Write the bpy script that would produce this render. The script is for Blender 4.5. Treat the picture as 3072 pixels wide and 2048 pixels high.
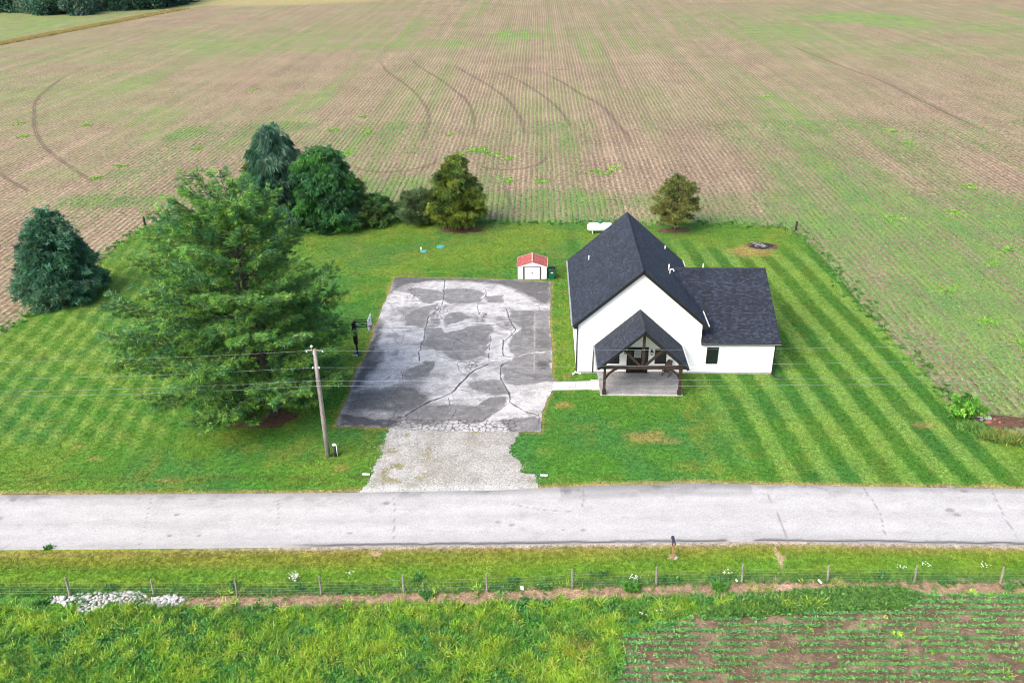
import bpy, math, random
import numpy as np
from mathutils import Matrix, Vector

# ------------------------------------------------------------------ camera, sky, sun, exposure
random.seed(7); rng = np.random.default_rng(11)
for o in list(bpy.data.objects): bpy.data.objects.remove(o)
sc = bpy.context.scene; COL = sc.collection
CAMH = 34.0; FPX = 2538.32; PITCH = 0.4772; YAW = 0.0340; ROLL = -0.0122
_c, _s = math.cos(YAW), math.sin(YAW)
_R = np.array([[_c, -_s, 0], [_s, _c, 0], [0, 0, 1]])
_r = _R @ [1, 0, 0]; FW = _R @ [0, math.cos(PITCH), -math.sin(PITCH)]; _u = _R @ [0, math.sin(PITCH), math.cos(PITCH)]
RT = _r * math.cos(ROLL) + _u * math.sin(ROLL); UP = _u * math.cos(ROLL) - _r * math.sin(ROLL)
CAMP = np.array([0, 0, CAMH])
cd = bpy.data.cameras.new('camera'); cam = bpy.data.objects.new('camera', cd); COL.objects.link(cam)
cam.matrix_world = Matrix(((RT[0], UP[0], -FW[0], 0), (RT[1], UP[1], -FW[1], 0), (RT[2], UP[2], -FW[2], CAMH), (0, 0, 0, 1)))
cd.sensor_fit = 'HORIZONTAL'; cd.sensor_width = 36; cd.lens = FPX / 3072 * 36; cd.clip_end = 6000; cd.clip_start = 0.5
sc.camera = cam
sc.cycles.filter_width = 1.0
SUN_EL, SUN_AZ = math.radians(42), math.radians(230)   # azimuth clockwise from +Y
w = bpy.data.worlds.new('World'); sc.world = w; w.use_nodes = True
nt = w.node_tree; nt.nodes.clear()
sky = nt.nodes.new('ShaderNodeTexSky'); sky.sky_type = 'NISHITA'; sky.sun_disc = False
sky.sun_elevation = SUN_EL; sky.sun_rotation = SUN_AZ; sky.air_density = 1.0; sky.dust_density = 4.0; sky.ozone_density = 1.0
bg = nt.nodes.new('ShaderNodeBackground'); bg.inputs[1].default_value = 0.15
wo = nt.nodes.new('ShaderNodeOutputWorld'); nt.links.new(sky.outputs[0], bg.inputs[0]); nt.links.new(bg.outputs[0], wo.inputs[0])
sl = bpy.data.lights.new('sun', 'SUN'); sl.energy = 1.5; sl.angle = math.radians(50); sl.color = (1, 0.97, 0.94)
sun = bpy.data.objects.new('sun', sl); COL.objects.link(sun)
_d = Vector((math.sin(SUN_AZ) * math.cos(SUN_EL), math.cos(SUN_AZ) * math.cos(SUN_EL), math.sin(SUN_EL)))
sun.rotation_euler = _d.to_track_quat('Z', 'Y').to_euler(); sun.location = (0, 30, 80)
sc.view_settings.view_transform = 'Standard'; sc.view_settings.look = 'None'
sc.view_settings.exposure = 1.38; sc.view_settings.gamma = 1.0; sc.view_settings.use_curve_mapping = False

# ------------------------------------------------------------------ pixel -> place
def ray(u, v): return FW * FPX + RT * (u - 1536) - UP * (v - 1024)
def g(u, v, z=0.0):
    q = ray(u, v); t = (z - CAMH) / q[2]; return CAMP + q * t
def g2(pts, z=0.0): return np.array([g(u, v, z)[:2] for u, v in pts])
def aty(u, v, Y):
    q = ray(u, v); return CAMP + q * (Y / q[1])
def on_plane(u, v, p0, n):
    q = ray(u, v); p0 = np.array(p0, float); n = np.array(n, float)
    return CAMP + q * (((p0 - CAMP) @ n) / (q @ n))

# ------------------------------------------------------------------ noise
_T = np.random.default_rng(5).random((8, 256, 256))
def vn(x, y, s=0):
    T = _T[s % 8]; x = np.asarray(x, float) + s * 17.3; y = np.asarray(y, float) + s * 5.7
    xi = np.floor(x).astype(int); yi = np.floor(y).astype(int); fx = x - xi; fy = y - yi
    fx = fx * fx * (3 - 2 * fx); fy = fy * fy * (3 - 2 * fy)
    a = T[xi & 255, yi & 255]; b = T[(xi + 1) & 255, yi & 255]; c = T[xi & 255, (yi + 1) & 255]; d = T[(xi + 1) & 255, (yi + 1) & 255]
    return (a * (1 - fx) + b * fx) * (1 - fy) + (c * (1 - fx) + d * fx) * fy
def fbm(x, y, s=0, o=4):
    t = 0; a = .5; n = 0
    for i in range(o):
        t = t + a * vn(x * 2 ** i, y * 2 ** i, s + i); n += a; a *= .55
    return t / n
def sstep(a, b, x):
    t = np.clip((x - a) / (b - a), 0, 1); return t * t * (3 - 2 * t)
def lerp(a, b, t): return a * (1 - t) + b * t
def mixc(C, c, t): return C * (1 - t[..., None]) + np.array(c, float) * t[..., None]
def inpoly(x, y, P):
    P = np.asarray(P); r = np.zeros(x.shape, bool); j = len(P) - 1
    for i in range(len(P)):
        xi, yi = P[i]; xj, yj = P[j]
        if yi != yj:
            c = ((yi > y) != (yj > y)) & (x < (xj - xi) * (y - yi) / (yj - yi) + xi); r ^= c
        j = i
    return r
def pdist(x, y, L):
    L = np.asarray(L); d = np.full(x.shape, 1e9)
    for (ax, ay), (bx, by) in zip(L[:-1], L[1:]):
        dx, dy = bx - ax, by - ay; q = dx * dx + dy * dy + 1e-9
        t = np.clip(((x - ax) * dx + (y - ay) * dy) / q, 0, 1)
        d = np.minimum(d, np.hypot(x - ax - t * dx, y - ay - t * dy))
    return d

# ------------------------------------------------------------------ objects
ORG = {}
def finish(o, parent=None, label=None, cat=None, group=None, kind=None):
    COL.objects.link(o)
    if parent is not None: o.parent = parent
    if label: o['label'] = label
    if cat: o['category'] = cat
    if group: o['group'] = group
    if kind: o['kind'] = kind
    return o
def thing(name, label, cat, loc=(0, 0, 0), group=None):
    o = bpy.data.objects.new(name, None); o.empty_display_size = .3; o.location = loc
    finish(o, None, label, cat, group); ORG[o.name] = np.array(loc, float); return o
def mesh_np(name, V, faces, cols=None, smooth=False):
    me = bpy.data.meshes.new(name); V = np.ascontiguousarray(V, dtype=np.float32)
    me.vertices.add(len(V)); me.vertices.foreach_set('co', V.ravel())
    if isinstance(faces, np.ndarray):
        k = faces.shape[1]; nf = len(faces); li = faces.ravel(); st = np.arange(nf) * k
    else:
        ln = np.array([len(f) for f in faces]); nf = len(ln); li = np.concatenate([np.asarray(f) for f in faces]) if nf else np.zeros(0, int); st = np.concatenate([[0], np.cumsum(ln)[:-1]])
    me.loops.add(len(li)); me.loops.foreach_set('vertex_index', li.astype(np.int32))
    me.polygons.add(nf); me.polygons.foreach_set('loop_start', st.astype(np.int32))
    me.polygons.foreach_set('use_smooth', np.full(nf, bool(smooth)))
    me.update(calc_edges=True)
    if cols is not None:
        for k, a in cols.items():
            a = np.asarray(a, np.float32)
            if a.ndim == 1:
                at = me.attributes.new(k, 'FLOAT', 'POINT'); at.data.foreach_set('value', a)
            else:
                at = me.attributes.new(k, 'FLOAT_COLOR', 'POINT'); c4 = np.ones((len(a), 4), np.float32); c4[:, :3] = a[:, :3]; at.data.foreach_set('color', c4.ravel())
    return me
def obj_np(name, V, F, mat, parent=None, cols=None, smooth=False, **kw):
    V = np.asarray(V, float)
    org = ORG.get(parent.name, np.zeros(3)) if parent is not None else np.zeros(3)
    me = mesh_np(name, V - org, F, cols, smooth)
    if mat: me.materials.append(mat)
    o = bpy.data.objects.new(name, me); finish(o, parent, **kw); ORG[o.name] = org; return o
class MB:
    def __init__(s): s.v = []; s.f = []; s.c = []; s.cc = None
    def add(s, V, F):
        n = len(s.v); s.v.extend([tuple(p) for p in V]); s.f.extend([[i + n for i in f] for f in F])
        if s.cc is not None: s.c.extend([s.cc] * len(V))
        return s
    def box(s, x0, x1, y0, y1, z0, z1):
        V = [(x0, y0, z0), (x1, y0, z0), (x1, y1, z0), (x0, y1, z0), (x0, y0, z1), (x1, y0, z1), (x1, y1, z1), (x0, y1, z1)]
        return s.add(V, [(0, 3, 2, 1), (4, 5, 6, 7), (0, 1, 5, 4), (1, 2, 6, 5), (2, 3, 7, 6), (3, 0, 4, 7)])
    def beam(s, a, b, wd, ht, up=(0, 0, 1)):
        a = np.array(a, float); b = np.array(b, float); d = b - a; d /= np.linalg.norm(d)
        sd = np.cross(d, up); sd /= np.linalg.norm(sd); u = np.cross(sd, d)
        V = []
        for p in (a, b):
            for i, j in ((-1, -1), (1, -1), (1, 1), (-1, 1)): V.append(p + sd * wd / 2 * i + u * ht / 2 * j)
        return s.add(V, [(0, 1, 2, 3), (7, 6, 5, 4), (0, 4, 5, 1), (1, 5, 6, 2), (2, 6, 7, 3), (3, 7, 4, 0)])
    def tube(s, P, R, n=8, caps=True):
        P = [np.array(p, float) for p in P]; R = [R] * len(P) if np.isscalar(R) else list(R); V = []; F = []
        for i, p in enumerate(P):
            d = P[min(i + 1, len(P) - 1)] - P[max(i - 1, 0)]; d = d / (np.linalg.norm(d) + 1e-9)
            r = np.array([0, 0, 1.]) if abs(d[2]) < .9 else np.array([1., 0, 0])
            a = np.cross(d, r); a /= np.linalg.norm(a); b = np.cross(d, a)
            for k in range(n):
                t = 2 * math.pi * k / n; V.append(p + R[i] * (a * math.cos(t) + b * math.sin(t)))
        for i in range(len(P) - 1):
            for k in range(n):
                q = i * n + k; k2 = i * n + (k + 1) % n; F.append((q, q + n, k2 + n, k2))
        if caps: F.append(tuple(range(n))); F.append(tuple(range(len(P) * n - 1, (len(P) - 1) * n - 1, -1)))
        return s.add(V, F)
    def prism(s, poly, axis, a, b):
        # poly: 2D points; axis 'y': (x,z) pairs extruded y a..b ; 'x': (y,z) ; 'z': (x,y)
        n = len(poly); V = []
        for t in (a, b):
            for p, q in poly: V.append((p, t, q) if axis == 'y' else (t, p, q) if axis == 'x' else (p, q, t))
        F = [tuple(range(n)), tuple(range(2 * n - 1, n - 1, -1))] + [(i, i + n, (i + 1) % n + n, (i + 1) % n) for i in range(n)]
        return s.add(V, F)
    def build(s, name, mat, parent=None, smooth=False, **kw):
        cols = {'Col': np.array(s.c)} if s.c else None
        return obj_np(name, np.array(s.v, float), s.f, mat, parent, cols, smooth, **kw)

# ------------------------------------------------------------------ materials
def nodes(name):
    m = bpy.data.materials.new(name); m.use_nodes = True; t = m.node_tree; b = t.nodes['Principled BSDF']; return m, t, b
def N(t, k, **kw):
    n = t.nodes.new(k)
    for a, v in kw.items():
        if a.startswith('i_'): n.inputs[int(a[2:])].default_value = v
        else: setattr(n, a, v)
    return n
def pbr(name, col=None, rough=.8, var=(), bump=None, spec=.3, metal=0, attr=None, stretch=None):
    """col or attribute colour, multiplied by noise layers var=[(scale, amount)], bump=(scale, strength, distance)"""
    m, t, b = nodes(name); L = t.links.new
    tc = N(t, 'ShaderNodeTexCoord'); co = tc.outputs['Object']
    if stretch:
        mp = N(t, 'ShaderNodeMapping'); mp.inputs['Scale'].default_value = stretch; L(co, mp.inputs[0]); co = mp.outputs[0]
    if attr: src = N(t, 'ShaderNodeAttribute', attribute_name=attr).outputs['Color']
    else:
        r = N(t, 'ShaderNodeRGB'); r.outputs[0].default_value = (*col, 1); src = r.outputs[0]
    for sc_, am in var:
        n = N(t, 'ShaderNodeTexNoise'); n.inputs['Scale'].default_value = sc_; n.inputs['Detail'].default_value = 4; L(co, n.inputs['Vector'])
        mr = N(t, 'ShaderNodeMapRange'); mr.inputs[1].default_value = .3; mr.inputs[2].default_value = .7; mr.inputs[3].default_value = 1 - am; mr.inputs[4].default_value = 1 + am
        L(n.outputs[0], mr.inputs[0])
        mx = N(t, 'ShaderNodeMix', data_type='RGBA', blend_type='MULTIPLY'); mx.inputs[0].default_value = 1
        L(src, mx.inputs[6]); L(mr.outputs[0], mx.inputs[7]); src = mx.outputs[2]
    L(src, b.inputs['Base Color'])
    b.inputs['Roughness'].default_value = rough; b.inputs['Specular IOR Level'].default_value = spec; b.inputs['Metallic'].default_value = metal
    if bump:
        n = N(t, 'ShaderNodeTexNoise'); n.inputs['Scale'].default_value = bump[0]; n.inputs['Detail'].default_value = 5; L(co, n.inputs['Vector'])
        bp = N(t, 'ShaderNodeBump'); bp.inputs['Strength'].default_value = bump[1]; bp.inputs['Distance'].default_value = bump[2]
        L(n.outputs[0], bp.inputs['Height']); L(bp.outputs[0], b.inputs['Normal'])
    return m
def leafmat(name, trans=.3):
    m = bpy.data.materials.new(name); m.use_nodes = True; t = m.node_tree; t.nodes.clear(); L = t.links.new
    a = N(t, 'ShaderNodeAttribute', attribute_name='Col'); d = N(t, 'ShaderNodeBsdfDiffuse'); tr = N(t, 'ShaderNodeBsdfTranslucent'); mx = N(t, 'ShaderNodeMixShader'); o = N(t, 'ShaderNodeOutputMaterial')
    gl = N(t, 'ShaderNodeBsdfGlossy'); gl.inputs['Roughness'].default_value = .45; gl.inputs['Color'].default_value = (.7, .75, .8, 1); mx2 = N(t, 'ShaderNodeMixShader'); mx2.inputs[0].default_value = .025
    L(a.outputs['Color'], d.inputs[0]); L(a.outputs['Color'], tr.inputs[0]); mx.inputs[0].default_value = trans
    L(d.outputs[0], mx.inputs[1]); L(tr.outputs[0], mx.inputs[2]); L(mx.outputs[0], mx2.inputs[1]); L(gl.outputs[0], mx2.inputs[2]); L(mx2.outputs[0], o.inputs[0]); return m
M = {}
M['leaf'] = leafmat('foliage', .3); M['grass'] = leafmat('grass_blades', .35)
M['bark'] = pbr('bark', (.060, .050, .042), .95, [(6, .35), (25, .3)], (20, .8, .03), stretch=(1, 1, .25))
M['white'] = pbr('white_siding', (.82, .83, .83), .55, [(.7, .03), (9, .02)])
M['whitepvc'] = pbr('white_plastic', (.78, .78, .76), .4, [(3, .06)])
M['whitetank'] = pbr('tank_paint', (.82, .82, .80), .35, [(2, .04)])
M['shingle'] = pbr('asphalt_shingle', None, .8, [(.5, .12), (60, .25)], (90, .5, .004), .35, attr='Col')
M['black'] = pbr('black_metal_trim', (.012, .012, .014), .45, [(4, .2)], spec=.4)
M['gutterin'] = pbr('pale_gutter_inside', (.62, .62, .6), .5, [(5, .15)])
M['timber'] = pbr('dark_stained_timber', (.032, .020, .014), .6, [(3, .3), (30, .35)], (25, .4, .01), stretch=(1, 1, 1))
M['frame'] = pbr('black_window_frame', (.012, .013, .014), .4)
m, t, b = nodes('window_glass'); b.inputs['Base Color'].default_value = (.012, .018, .018, 1); b.inputs['Roughness'].default_value = .06; b.inputs['Specular IOR Level'].default_value = .6; M['glass'] = m
M['door'] = pbr('black_door_paint', (.010, .011, .013), .35)
M['concrete'] = pbr('old_concrete', (.215, .213, .212), .9, [(.9, .22), (7, .32), (40, .3)], (30, .5, .01), stretch=(1, 2.2, 1))
M['walk'] = pbr('pale_concrete', (.42, .41, .39), .9, [(2, .12), (20, .15)], (40, .4, .01))
M['found'] = pbr('foundation_concrete', (.30, .29, .27), .9, [(5, .2)])
M['asphalt'] = pbr('cracked_asphalt', None, .92, [(2.2, .12), (9, .2), (20, .35)], (45, .6, .012), .2, attr='Col')
M['road'] = pbr('worn_road', None, .92, [(1.2, .05), (16, .16)], (40, .5, .012), .2, attr='Col', stretch=(.6, 1, 1))
M['gravel'] = pbr('crushed_stone', None, .95, [(.8, .12), (7, .28), (16, .25)], (14, 1, .03), .2, attr='Col')
M['lawn'] = pbr('lawn_turf', None, .95, [(.7, .14), (3.0, .32), (8, .5)], (9, 1, .06), .1, attr='Col')
M['meadow'] = pbr('meadow_ground', None, .95, [(.8, .2), (3, .35), (12, .4)], (8, 1, .08), .1, attr='Col')
M['soil'] = pbr('soil', None, .95, [(1.5, .2), (8, .35), (30, .25)], (10, 1, .05), .1, attr='Col')
M['stone'] = pbr('white_limestone', (.42, .41, .385), .85, [(2, .25), (14, .25)], (12, .6, .03))
M['mulch'] = pbr('mulch', (.095, .05, .03), .95, [(3, .35), (14, .5)], (12, 1, .05))
M['wood'] = pbr('weathered_wood', (.20, .18, .15), .9, [(4, .3), (25, .3)], (20, .7, .015), stretch=(1, 1, .2))
M['polewood'] = pbr('pole_wood', (.24, .215, .185), .9, [(2, .22), (18, .3)], (20, .7, .012), stretch=(1, 1, .12))
M['darkwood'] = pbr('creosote_post', (.035, .03, .026), .9, [(8, .4)], (15, .6, .02), stretch=(1, 1, .3))
M['steel'] = pbr('galvanised_steel', (.45, .46, .47), .4, [(6, .15)], metal=.6)
M['wire'] = pbr('overhead_wire', (.25, .27, .28), .5)
M['cable'] = pbr('overhead_cable', (.20, .21, .23), .5)
M['red'] = pbr('faded_red_roof_paint', (.30, .085, .072), .6, [(2.5, .25), (14, .2)])
M['redtrim'] = pbr('faded_trim', (.5, .33, .25), .6, [(5, .15)])
M['brown'] = pbr('brown_trim', (.055, .04, .045), .6)
M['shedwhite'] = pbr('shed_white_enamel', (.72, .73, .74), .5, [(1.5, .07), (12, .06)])
M['bingreen'] = pbr('bin_green_plastic', (.006, .10, .05), .45, [(3, .12)])
M['binlid'] = pbr('bin_lid_teal_plastic', (.02, .26, .24), .45, [(4, .12)])
M['bag'] = pbr('black_refuse_bag', (.02, .02, .022), .3, [(8, .4)], (14, 1, .05), .5)
M['label'] = pbr('white_sticker', (.75, .75, .73), .5)
M['pad'] = pbr('black_vinyl_pad', (.012, .012, .013), .4, [(5, .3)])
M['orange'] = pbr('orange_rim_paint', (.55, .06, .02), .4)
M['net'] = pbr('white_net_cord', (.75, .72, .70), .8)
M['tankgreen'] = pbr('tank_dome_green', (.01, .13, .08), .4)
M['lidteal'] = pbr('septic_lid_green', (.05, .27, .24), .6, [(8, .2)])
M['char'] = pbr('charred_wood', (.02, .018, .017), .95, [(9, .5)])
M['ash'] = pbr('wood_ash', (.12, .12, .125), .95, [(4, .6), (14, .6)], (10, 1, .05))
M['chair'] = pbr('weathered_chair_wood', (.085, .062, .058), .8, [(10, .2)])
M['brick'] = pbr('old_brick', (.34, .13, .095), .9, [(7, .25)])
M['rubber'] = pbr('black_plastic', (.02, .02, .022), .5)
M['mailwood'] = pbr('tan_cedar', (.30, .17, .08), .8, [(5, .3)], stretch=(1, 1, .3))
M['mailblack'] = pbr('mailbox_black_enamel', (.018, .018, .025), .3, spec=.6)
M['lampglass'] = pbr('lantern_glass', (.6, .6, .55), .2)
# ------------------------------------------------------------------ field material (rows of young crop in stubble)
ROW = 0.72
def field_material():
    m, t, b = nodes('crop_field'); L = t.links.new
    tc = N(t, 'ShaderNodeTexCoord'); co = tc.outputs['Object']
    A = lambda k: N(t, 'ShaderNodeAttribute', attribute_name=k).outputs['Fac']
    def mth(op, a, b_=None, c=None, clamp=False):
        n = N(t, 'ShaderNodeMath', operation=op, use_clamp=clamp)
        for i, v in enumerate((a, b_, c)):
            if v is None: continue
            if isinstance(v, (int, float)): n.inputs[i].default_value = v
            else: L(v, n.inputs[i])
        return n.outputs[0]
    def noise(s, det=4, st=None):
        n = N(t, 'ShaderNodeTexNoise'); n.inputs['Scale'].default_value = s; n.inputs['Detail'].default_value = det
        if st:
            mp = N(t, 'ShaderNodeMapping'); mp.inputs['Scale'].default_value = st; L(co, mp.inputs[0]); L(mp.outputs[0], n.inputs['Vector'])
        else: L(co, n.inputs['Vector'])
        return n.outputs[0]
    def mr(v, a, b_, c, d):
        n = N(t, 'ShaderNodeMapRange'); L(v, n.inputs[0])
        for i, q in enumerate((a, b_, c, d)): n.inputs[i + 1].default_value = q
        return n.outputs[0]
    def mix(f, a, b_, bt='MIX'):
        n = N(t, 'ShaderNodeMix', data_type='RGBA', blend_type=bt)
        if isinstance(f, (int, float)): n.inputs[0].default_value = f
        else: L(f, n.inputs[0])
        for i, v in ((6, a), (7, b_)):
            if isinstance(v, tuple): n.inputs[i].default_value = (*v, 1)
            else: L(v, n.inputs[i])
        return n.outputs[2]
    sep = N(t, 'ShaderNodeSeparateXYZ'); L(co, sep.inputs[0])
    wob = mth('MULTIPLY', mth('SUBTRACT', noise(.12, 2), .5), .5)
    dx = A('dirx')
    coord = mth('ADD', mth('ADD', mth('MULTIPLY', sep.outputs[0], mth('SUBTRACT', 1.0, dx)), mth('MULTIPLY', sep.outputs[1], dx)), wob)
    s = mth('SINE', mth('MULTIPLY', coord, 2 * math.pi / ROW))
    row = mr(s, -.25, .75, 0, 1)
    strk = noise(1.0, 3, (.42, .012, 1)); strk2 = noise(1.0, 2, (1.25, .02, 1))
    green = mth('MULTIPLY', mth('MULTIPLY', A('green'), mr(strk, .36, .64, .5, 1.4)), mr(strk2, .35, .65, .82, 1.18)); straw = A('straw'); trk = A('trk')
    gap = mth('MULTIPLY', mr(noise(1.6, 4, (1, .35, 1)), .36, .6, .45, 1.2), mr(noise(5, 2), .35, .65, .75, 1.2))
    fac = mth('MULTIPLY', mth('MULTIPLY', mth('ADD', mth('MULTIPLY', row, .95), mth('MULTIPLY', green, .30)), gap), mth('MULTIPLY', green, 1.15), clamp=True)
    soil = mix(mr(noise(.09, 3), .35, .65, 0, 1), (.175, .121, .079), (.225, .166, .107))
    soil = mix(mr(noise(.5, 3, (1, .35, 1)), .4, .66, 0, .45), soil, (.125, .086, .068))
    soil = mix(mr(noise(1.6, 5), .45, .72, 0, .9), soil, (.27, .22, .15))
    fine = mth('MULTIPLY', mth('MULTIPLY', mr(noise(2.6, 6), .33, .67, .58, 1.42), mr(s, -1, 1, .84, 1.16)), mth('MULTIPLY', mr(strk, .36, .64, 1.08, .93), mr(strk2, .35, .65, .95, 1.05)))
    soil = mix(1.0, soil, fine, 'MULTIPLY')
    grn = mix(mr(noise(.25, 3), .35, .65, 0, 1), (.105, .178, .055), (.155, .225, .055))
    grn = mix(1.0, grn, mr(noise(4.5, 4), .33, .67, .62, 1.38), 'MULTIPLY')
    c = mix(fac, soil, grn)
    c = mix(straw, c, mix(mr(noise(.8, 4), .35, .65, 0, 1), (.32, .26, .125), (.22, .22, .085)))
    c = mix(trk, c, (.095, .068, .052))
    L(c, b.inputs['Base Color']); b.inputs['Roughness'].default_value = .95; b.inputs['Specular IOR Level'].default_value = .1
    h = mth('ADD', mth('MULTIPLY', row, .5), noise(2.6, 5))
    bp = N(t, 'ShaderNodeBump'); bp.inputs['Strength'].default_value = .9; bp.inputs['Distance'].default_value = .10
    L(h, bp.inputs['Height']); L(bp.outputs[0], b.inputs['Normal'])
    return m
M['field'] = field_material()

# ------------------------------------------------------------------ plan of the ground
LAWN = np.vstack([g2([(-5, 1003), (40, 975), (100, 935), (280, 795), (350, 735), (415, 693), (440, 676), (520, 664), (640, 668), (760, 668), (1000, 668), (1150, 668), (1300, 664), (1500, 668), (1750, 668), (1980, 673), (2100, 668), (2250, 674), (2360, 684), (2410, 706), (2450, 750), (2500, 812), (2560, 885), (2640, 975), (2700, 1040), (2790, 1135), (2860, 1215), (2890, 1265), (2960, 1300), (3072, 1335)])])
ROAD_T = g2([(0, 1484), (700, 1481), (1110, 1476), (1500, 1470), (1750, 1458), (2100, 1450), (2500, 1458), (3072, 1466)])
ROAD_B = g2([(0, 1650), (600, 1645), (1200, 1638), (2000, 1628), (2300, 1624), (3072, 1636)])
rt = lambda x: np.interp(x, np.r_[-140, ROAD_T[:, 0], 140], np.r_[43.3, ROAD_T[:, 1], 45.6])
rb = lambda x: np.interp(x, np.r_[-140, ROAD_B[:, 0], 140], np.r_[37.9, ROAD_B[:, 1], 40.0])
FP = g2([(-45, 1786), (211, 1786), (462, 1786), (712, 1787), (964, 1783), (1212, 1778), (1461, 1774), (1717, 1762), (1969, 1754), (2225, 1747), (2482, 1744), (2742, 1747), (3001, 1747), (3262, 1748)])
yf = lambda x: np.interp(x, FP[:, 0], FP[:, 1])
LAWNP = np.vstack([[(-50, 43.0), (-49.6, 58)], LAWN, [(45, 48.6), (66, 47.8)], [(x, rt(x) - .25) for x in np.linspace(66, -50, 90)]])
c3 = lambda L: [(980 + a / 2.904, 780 + b / 2.904) for a, b in L]
c4 = lambda L: [(900 + a / 2.376, 1000 + b / 2.376) for a, b in L]
LOTP = g2(c3([(595, 150), (570, 210), (540, 290), (480, 420), (440, 540), (425, 590), (380, 720), (330, 860), (285, 930), (250, 985), (210, 1120), (150, 1270), (110, 1330), (70, 1450), (480, 1462), (560, 1466), (760, 1490), (1100, 1500), (1640, 1500), (1868, 1500), (1880, 1320), (1935, 1200), (1980, 1110), (1990, 1060), (1965, 980), (1968, 800), (1950, 590), (1952, 400), (1955, 188), (1600, 172), (1000, 160)]))
GRAV = g2(c4([(650, 660), (610, 740), (585, 810), (555, 890), (530, 970), (495, 1040), (470, 1100), (400, 1150), (700, 1165), (1100, 1160), (1730, 1120), (1690, 1060), (1690, 1000), (1610, 985), (1560, 900), (1500, 840), (1520, 770), (1560, 690), (1300, 690), (1000, 690)]))
HOUSE = dict(xl=3.161, xr=12.980, W=60.121, Yb=73.33, zr=9.123, ze=4.478)

def green_map(X, Y):
    gr = .24 + .8 * (fbm(X / 5.0, Y / 90, 1) - .45) + .7 * (fbm(X / 13.0, Y / 150, 6) - .48) + .7 * (fbm(X / 22, Y / 34, 3) - .5)
    gr = gr + .25 * (fbm(X / 60, Y / 60, 5) - .45)
    def blob(u, v, rx, ry, a):
        p = g(u, v); d = np.hypot((X - p[0]) / rx, (Y - p[1]) / ry) + .9 * (fbm(X / rx * 2, Y / ry * 2, 2) - .5)
        return a * (1 - sstep(.45, 1.05, d))
    for q in ((1540, 105, 9, 13, 1.2), (1600, 110, 5, 9, .9), (2620, 60, 24, 26, 1.2), (2850, 85, 26, 16, .5), (2300, 100, 22, 22, .55), (1280, 130, 34, 10, .5), (1000, 145, 22, 10, .4), (930, 300, 6, 16, .62), (880, 370, 5, 9, .5), (420, 350, 9, 12, .5), (520, 400, 7, 7, .55), (420, 150, 55, 16, .42), (700, 120, 40, 18, .3), (120, 250, 32, 22, .42), (250, 180, 30, 10, .4),
              (1500, 330, 14, 10, .22), (2400, 330, 8, 26, .35), (2500, 520, 14, 12, .3), (2590, 592, 5.5, 3, .75), (330, 605, 13, 3.5, .5), (200, 520, 14, 4, .32), (1600, 600, 22, 5.5, .42), (1350, 540, 12, 4, .3), (1150, 560, 9, 5, .35), (2850, 850, 18, 18, .3), (2900, 150, 40, 12, .35)):
        gr = np.maximum(gr, 0) + blob(*q)
    # right flank beside the lawn: well grown
    fl = sstep(30, 34, X) * (1 - sstep(58, 78, X)) * (1 - sstep(84, 112, Y)); gr = gr + fl * (.52 + 1.3 * (fbm(X / 5, Y / 8, 4) - .5)) - .5 * sstep(33.2, 34.2, X) * (1 - sstep(35.2, 37, X)) * (Y < 92) * sstep(.42, .6, fbm(X / 2, Y / 5, 6))
    bb = (1 - sstep(106, 111, Y)) * sstep(92, 96, Y) * sstep(-34, -20, X); gr = gr + bb * .26
    bb2 = (1 - sstep(97.5, 100.5, Y)) * sstep(92, 95.5, Y) * sstep(-30, -15, X); gr = gr + bb2 * .62
    hl = sstep(106, 111, Y) * (1 - sstep(124, 134, Y)); gr = gr - hl * .12
    lf = (1 - sstep(-50, -46, X)) * (1 - sstep(95, 115, Y)); gr = gr - .14 * lf
    # the greener field beyond the dry-grass strip
    p, q = g(0, 135)[:2], g(560, 28)[:2]
    side = (q[0] - p[0]) * (Y - p[1]) - (q[1] - p[1]) * (X - p[0])
    side = side / np.hypot(*(q - p)); gr = lerp(gr, 1.0 + .5 * (fbm(X / 25, Y / 10, 2) - .5), sstep(0, 4, side))
    gr = gr + .05 * sstep(170, 300, Y)
    return np.clip(gr, 0, 1.5), side

def axis(a, b, s, far):
    core = np.arange(a, b + s, s); o = []; st = s; x = core[-1]
    while x < far: st *= 1.25; x += st; o.append(x)
    n = []; st = s; x = core[0]
    while x > -far * .6: st *= 1.25; x -= st; n.append(x)
    return np.r_[n[::-1], core, o]
xs = axis(-260, 230, 2.0, 4000); ys = axis(20, 420, 2.0, 4500)
XX, YY = np.meshgrid(xs, ys); Xr, Yr = XX.ravel(), YY.ravel()
gm, side = green_map(Xr, Yr)
straw = np.exp(-((side - 3.2) / 3.0) ** 2) * sstep(-1, 1, side) * .95 * (Yr < 700) * (Xr < 0)
pA = g(760, 12)[:2]; straw = np.maximum(straw, .75 * (1 - sstep(.6, 1.1, np.hypot((Xr - pA[0]) / 55, (Yr - pA[1] - 15) / 26))))
dirx = np.zeros(len(Xr))
nx = len(xs); ny = len(ys); I = np.arange(nx * ny).reshape(ny, nx)
Q = np.stack([I[:-1, :-1], I[:-1, 1:], I[1:, 1:], I[1:, :-1]], -1).reshape(-1, 4)
field = obj_np('field', np.c_[Xr, Yr, np.full(len(Xr), -.03)], Q, M['field'], cols={'green': gm, 'straw': straw, 'dirx': dirx, 'trk': np.zeros(len(Xr))}, kind='structure')

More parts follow.
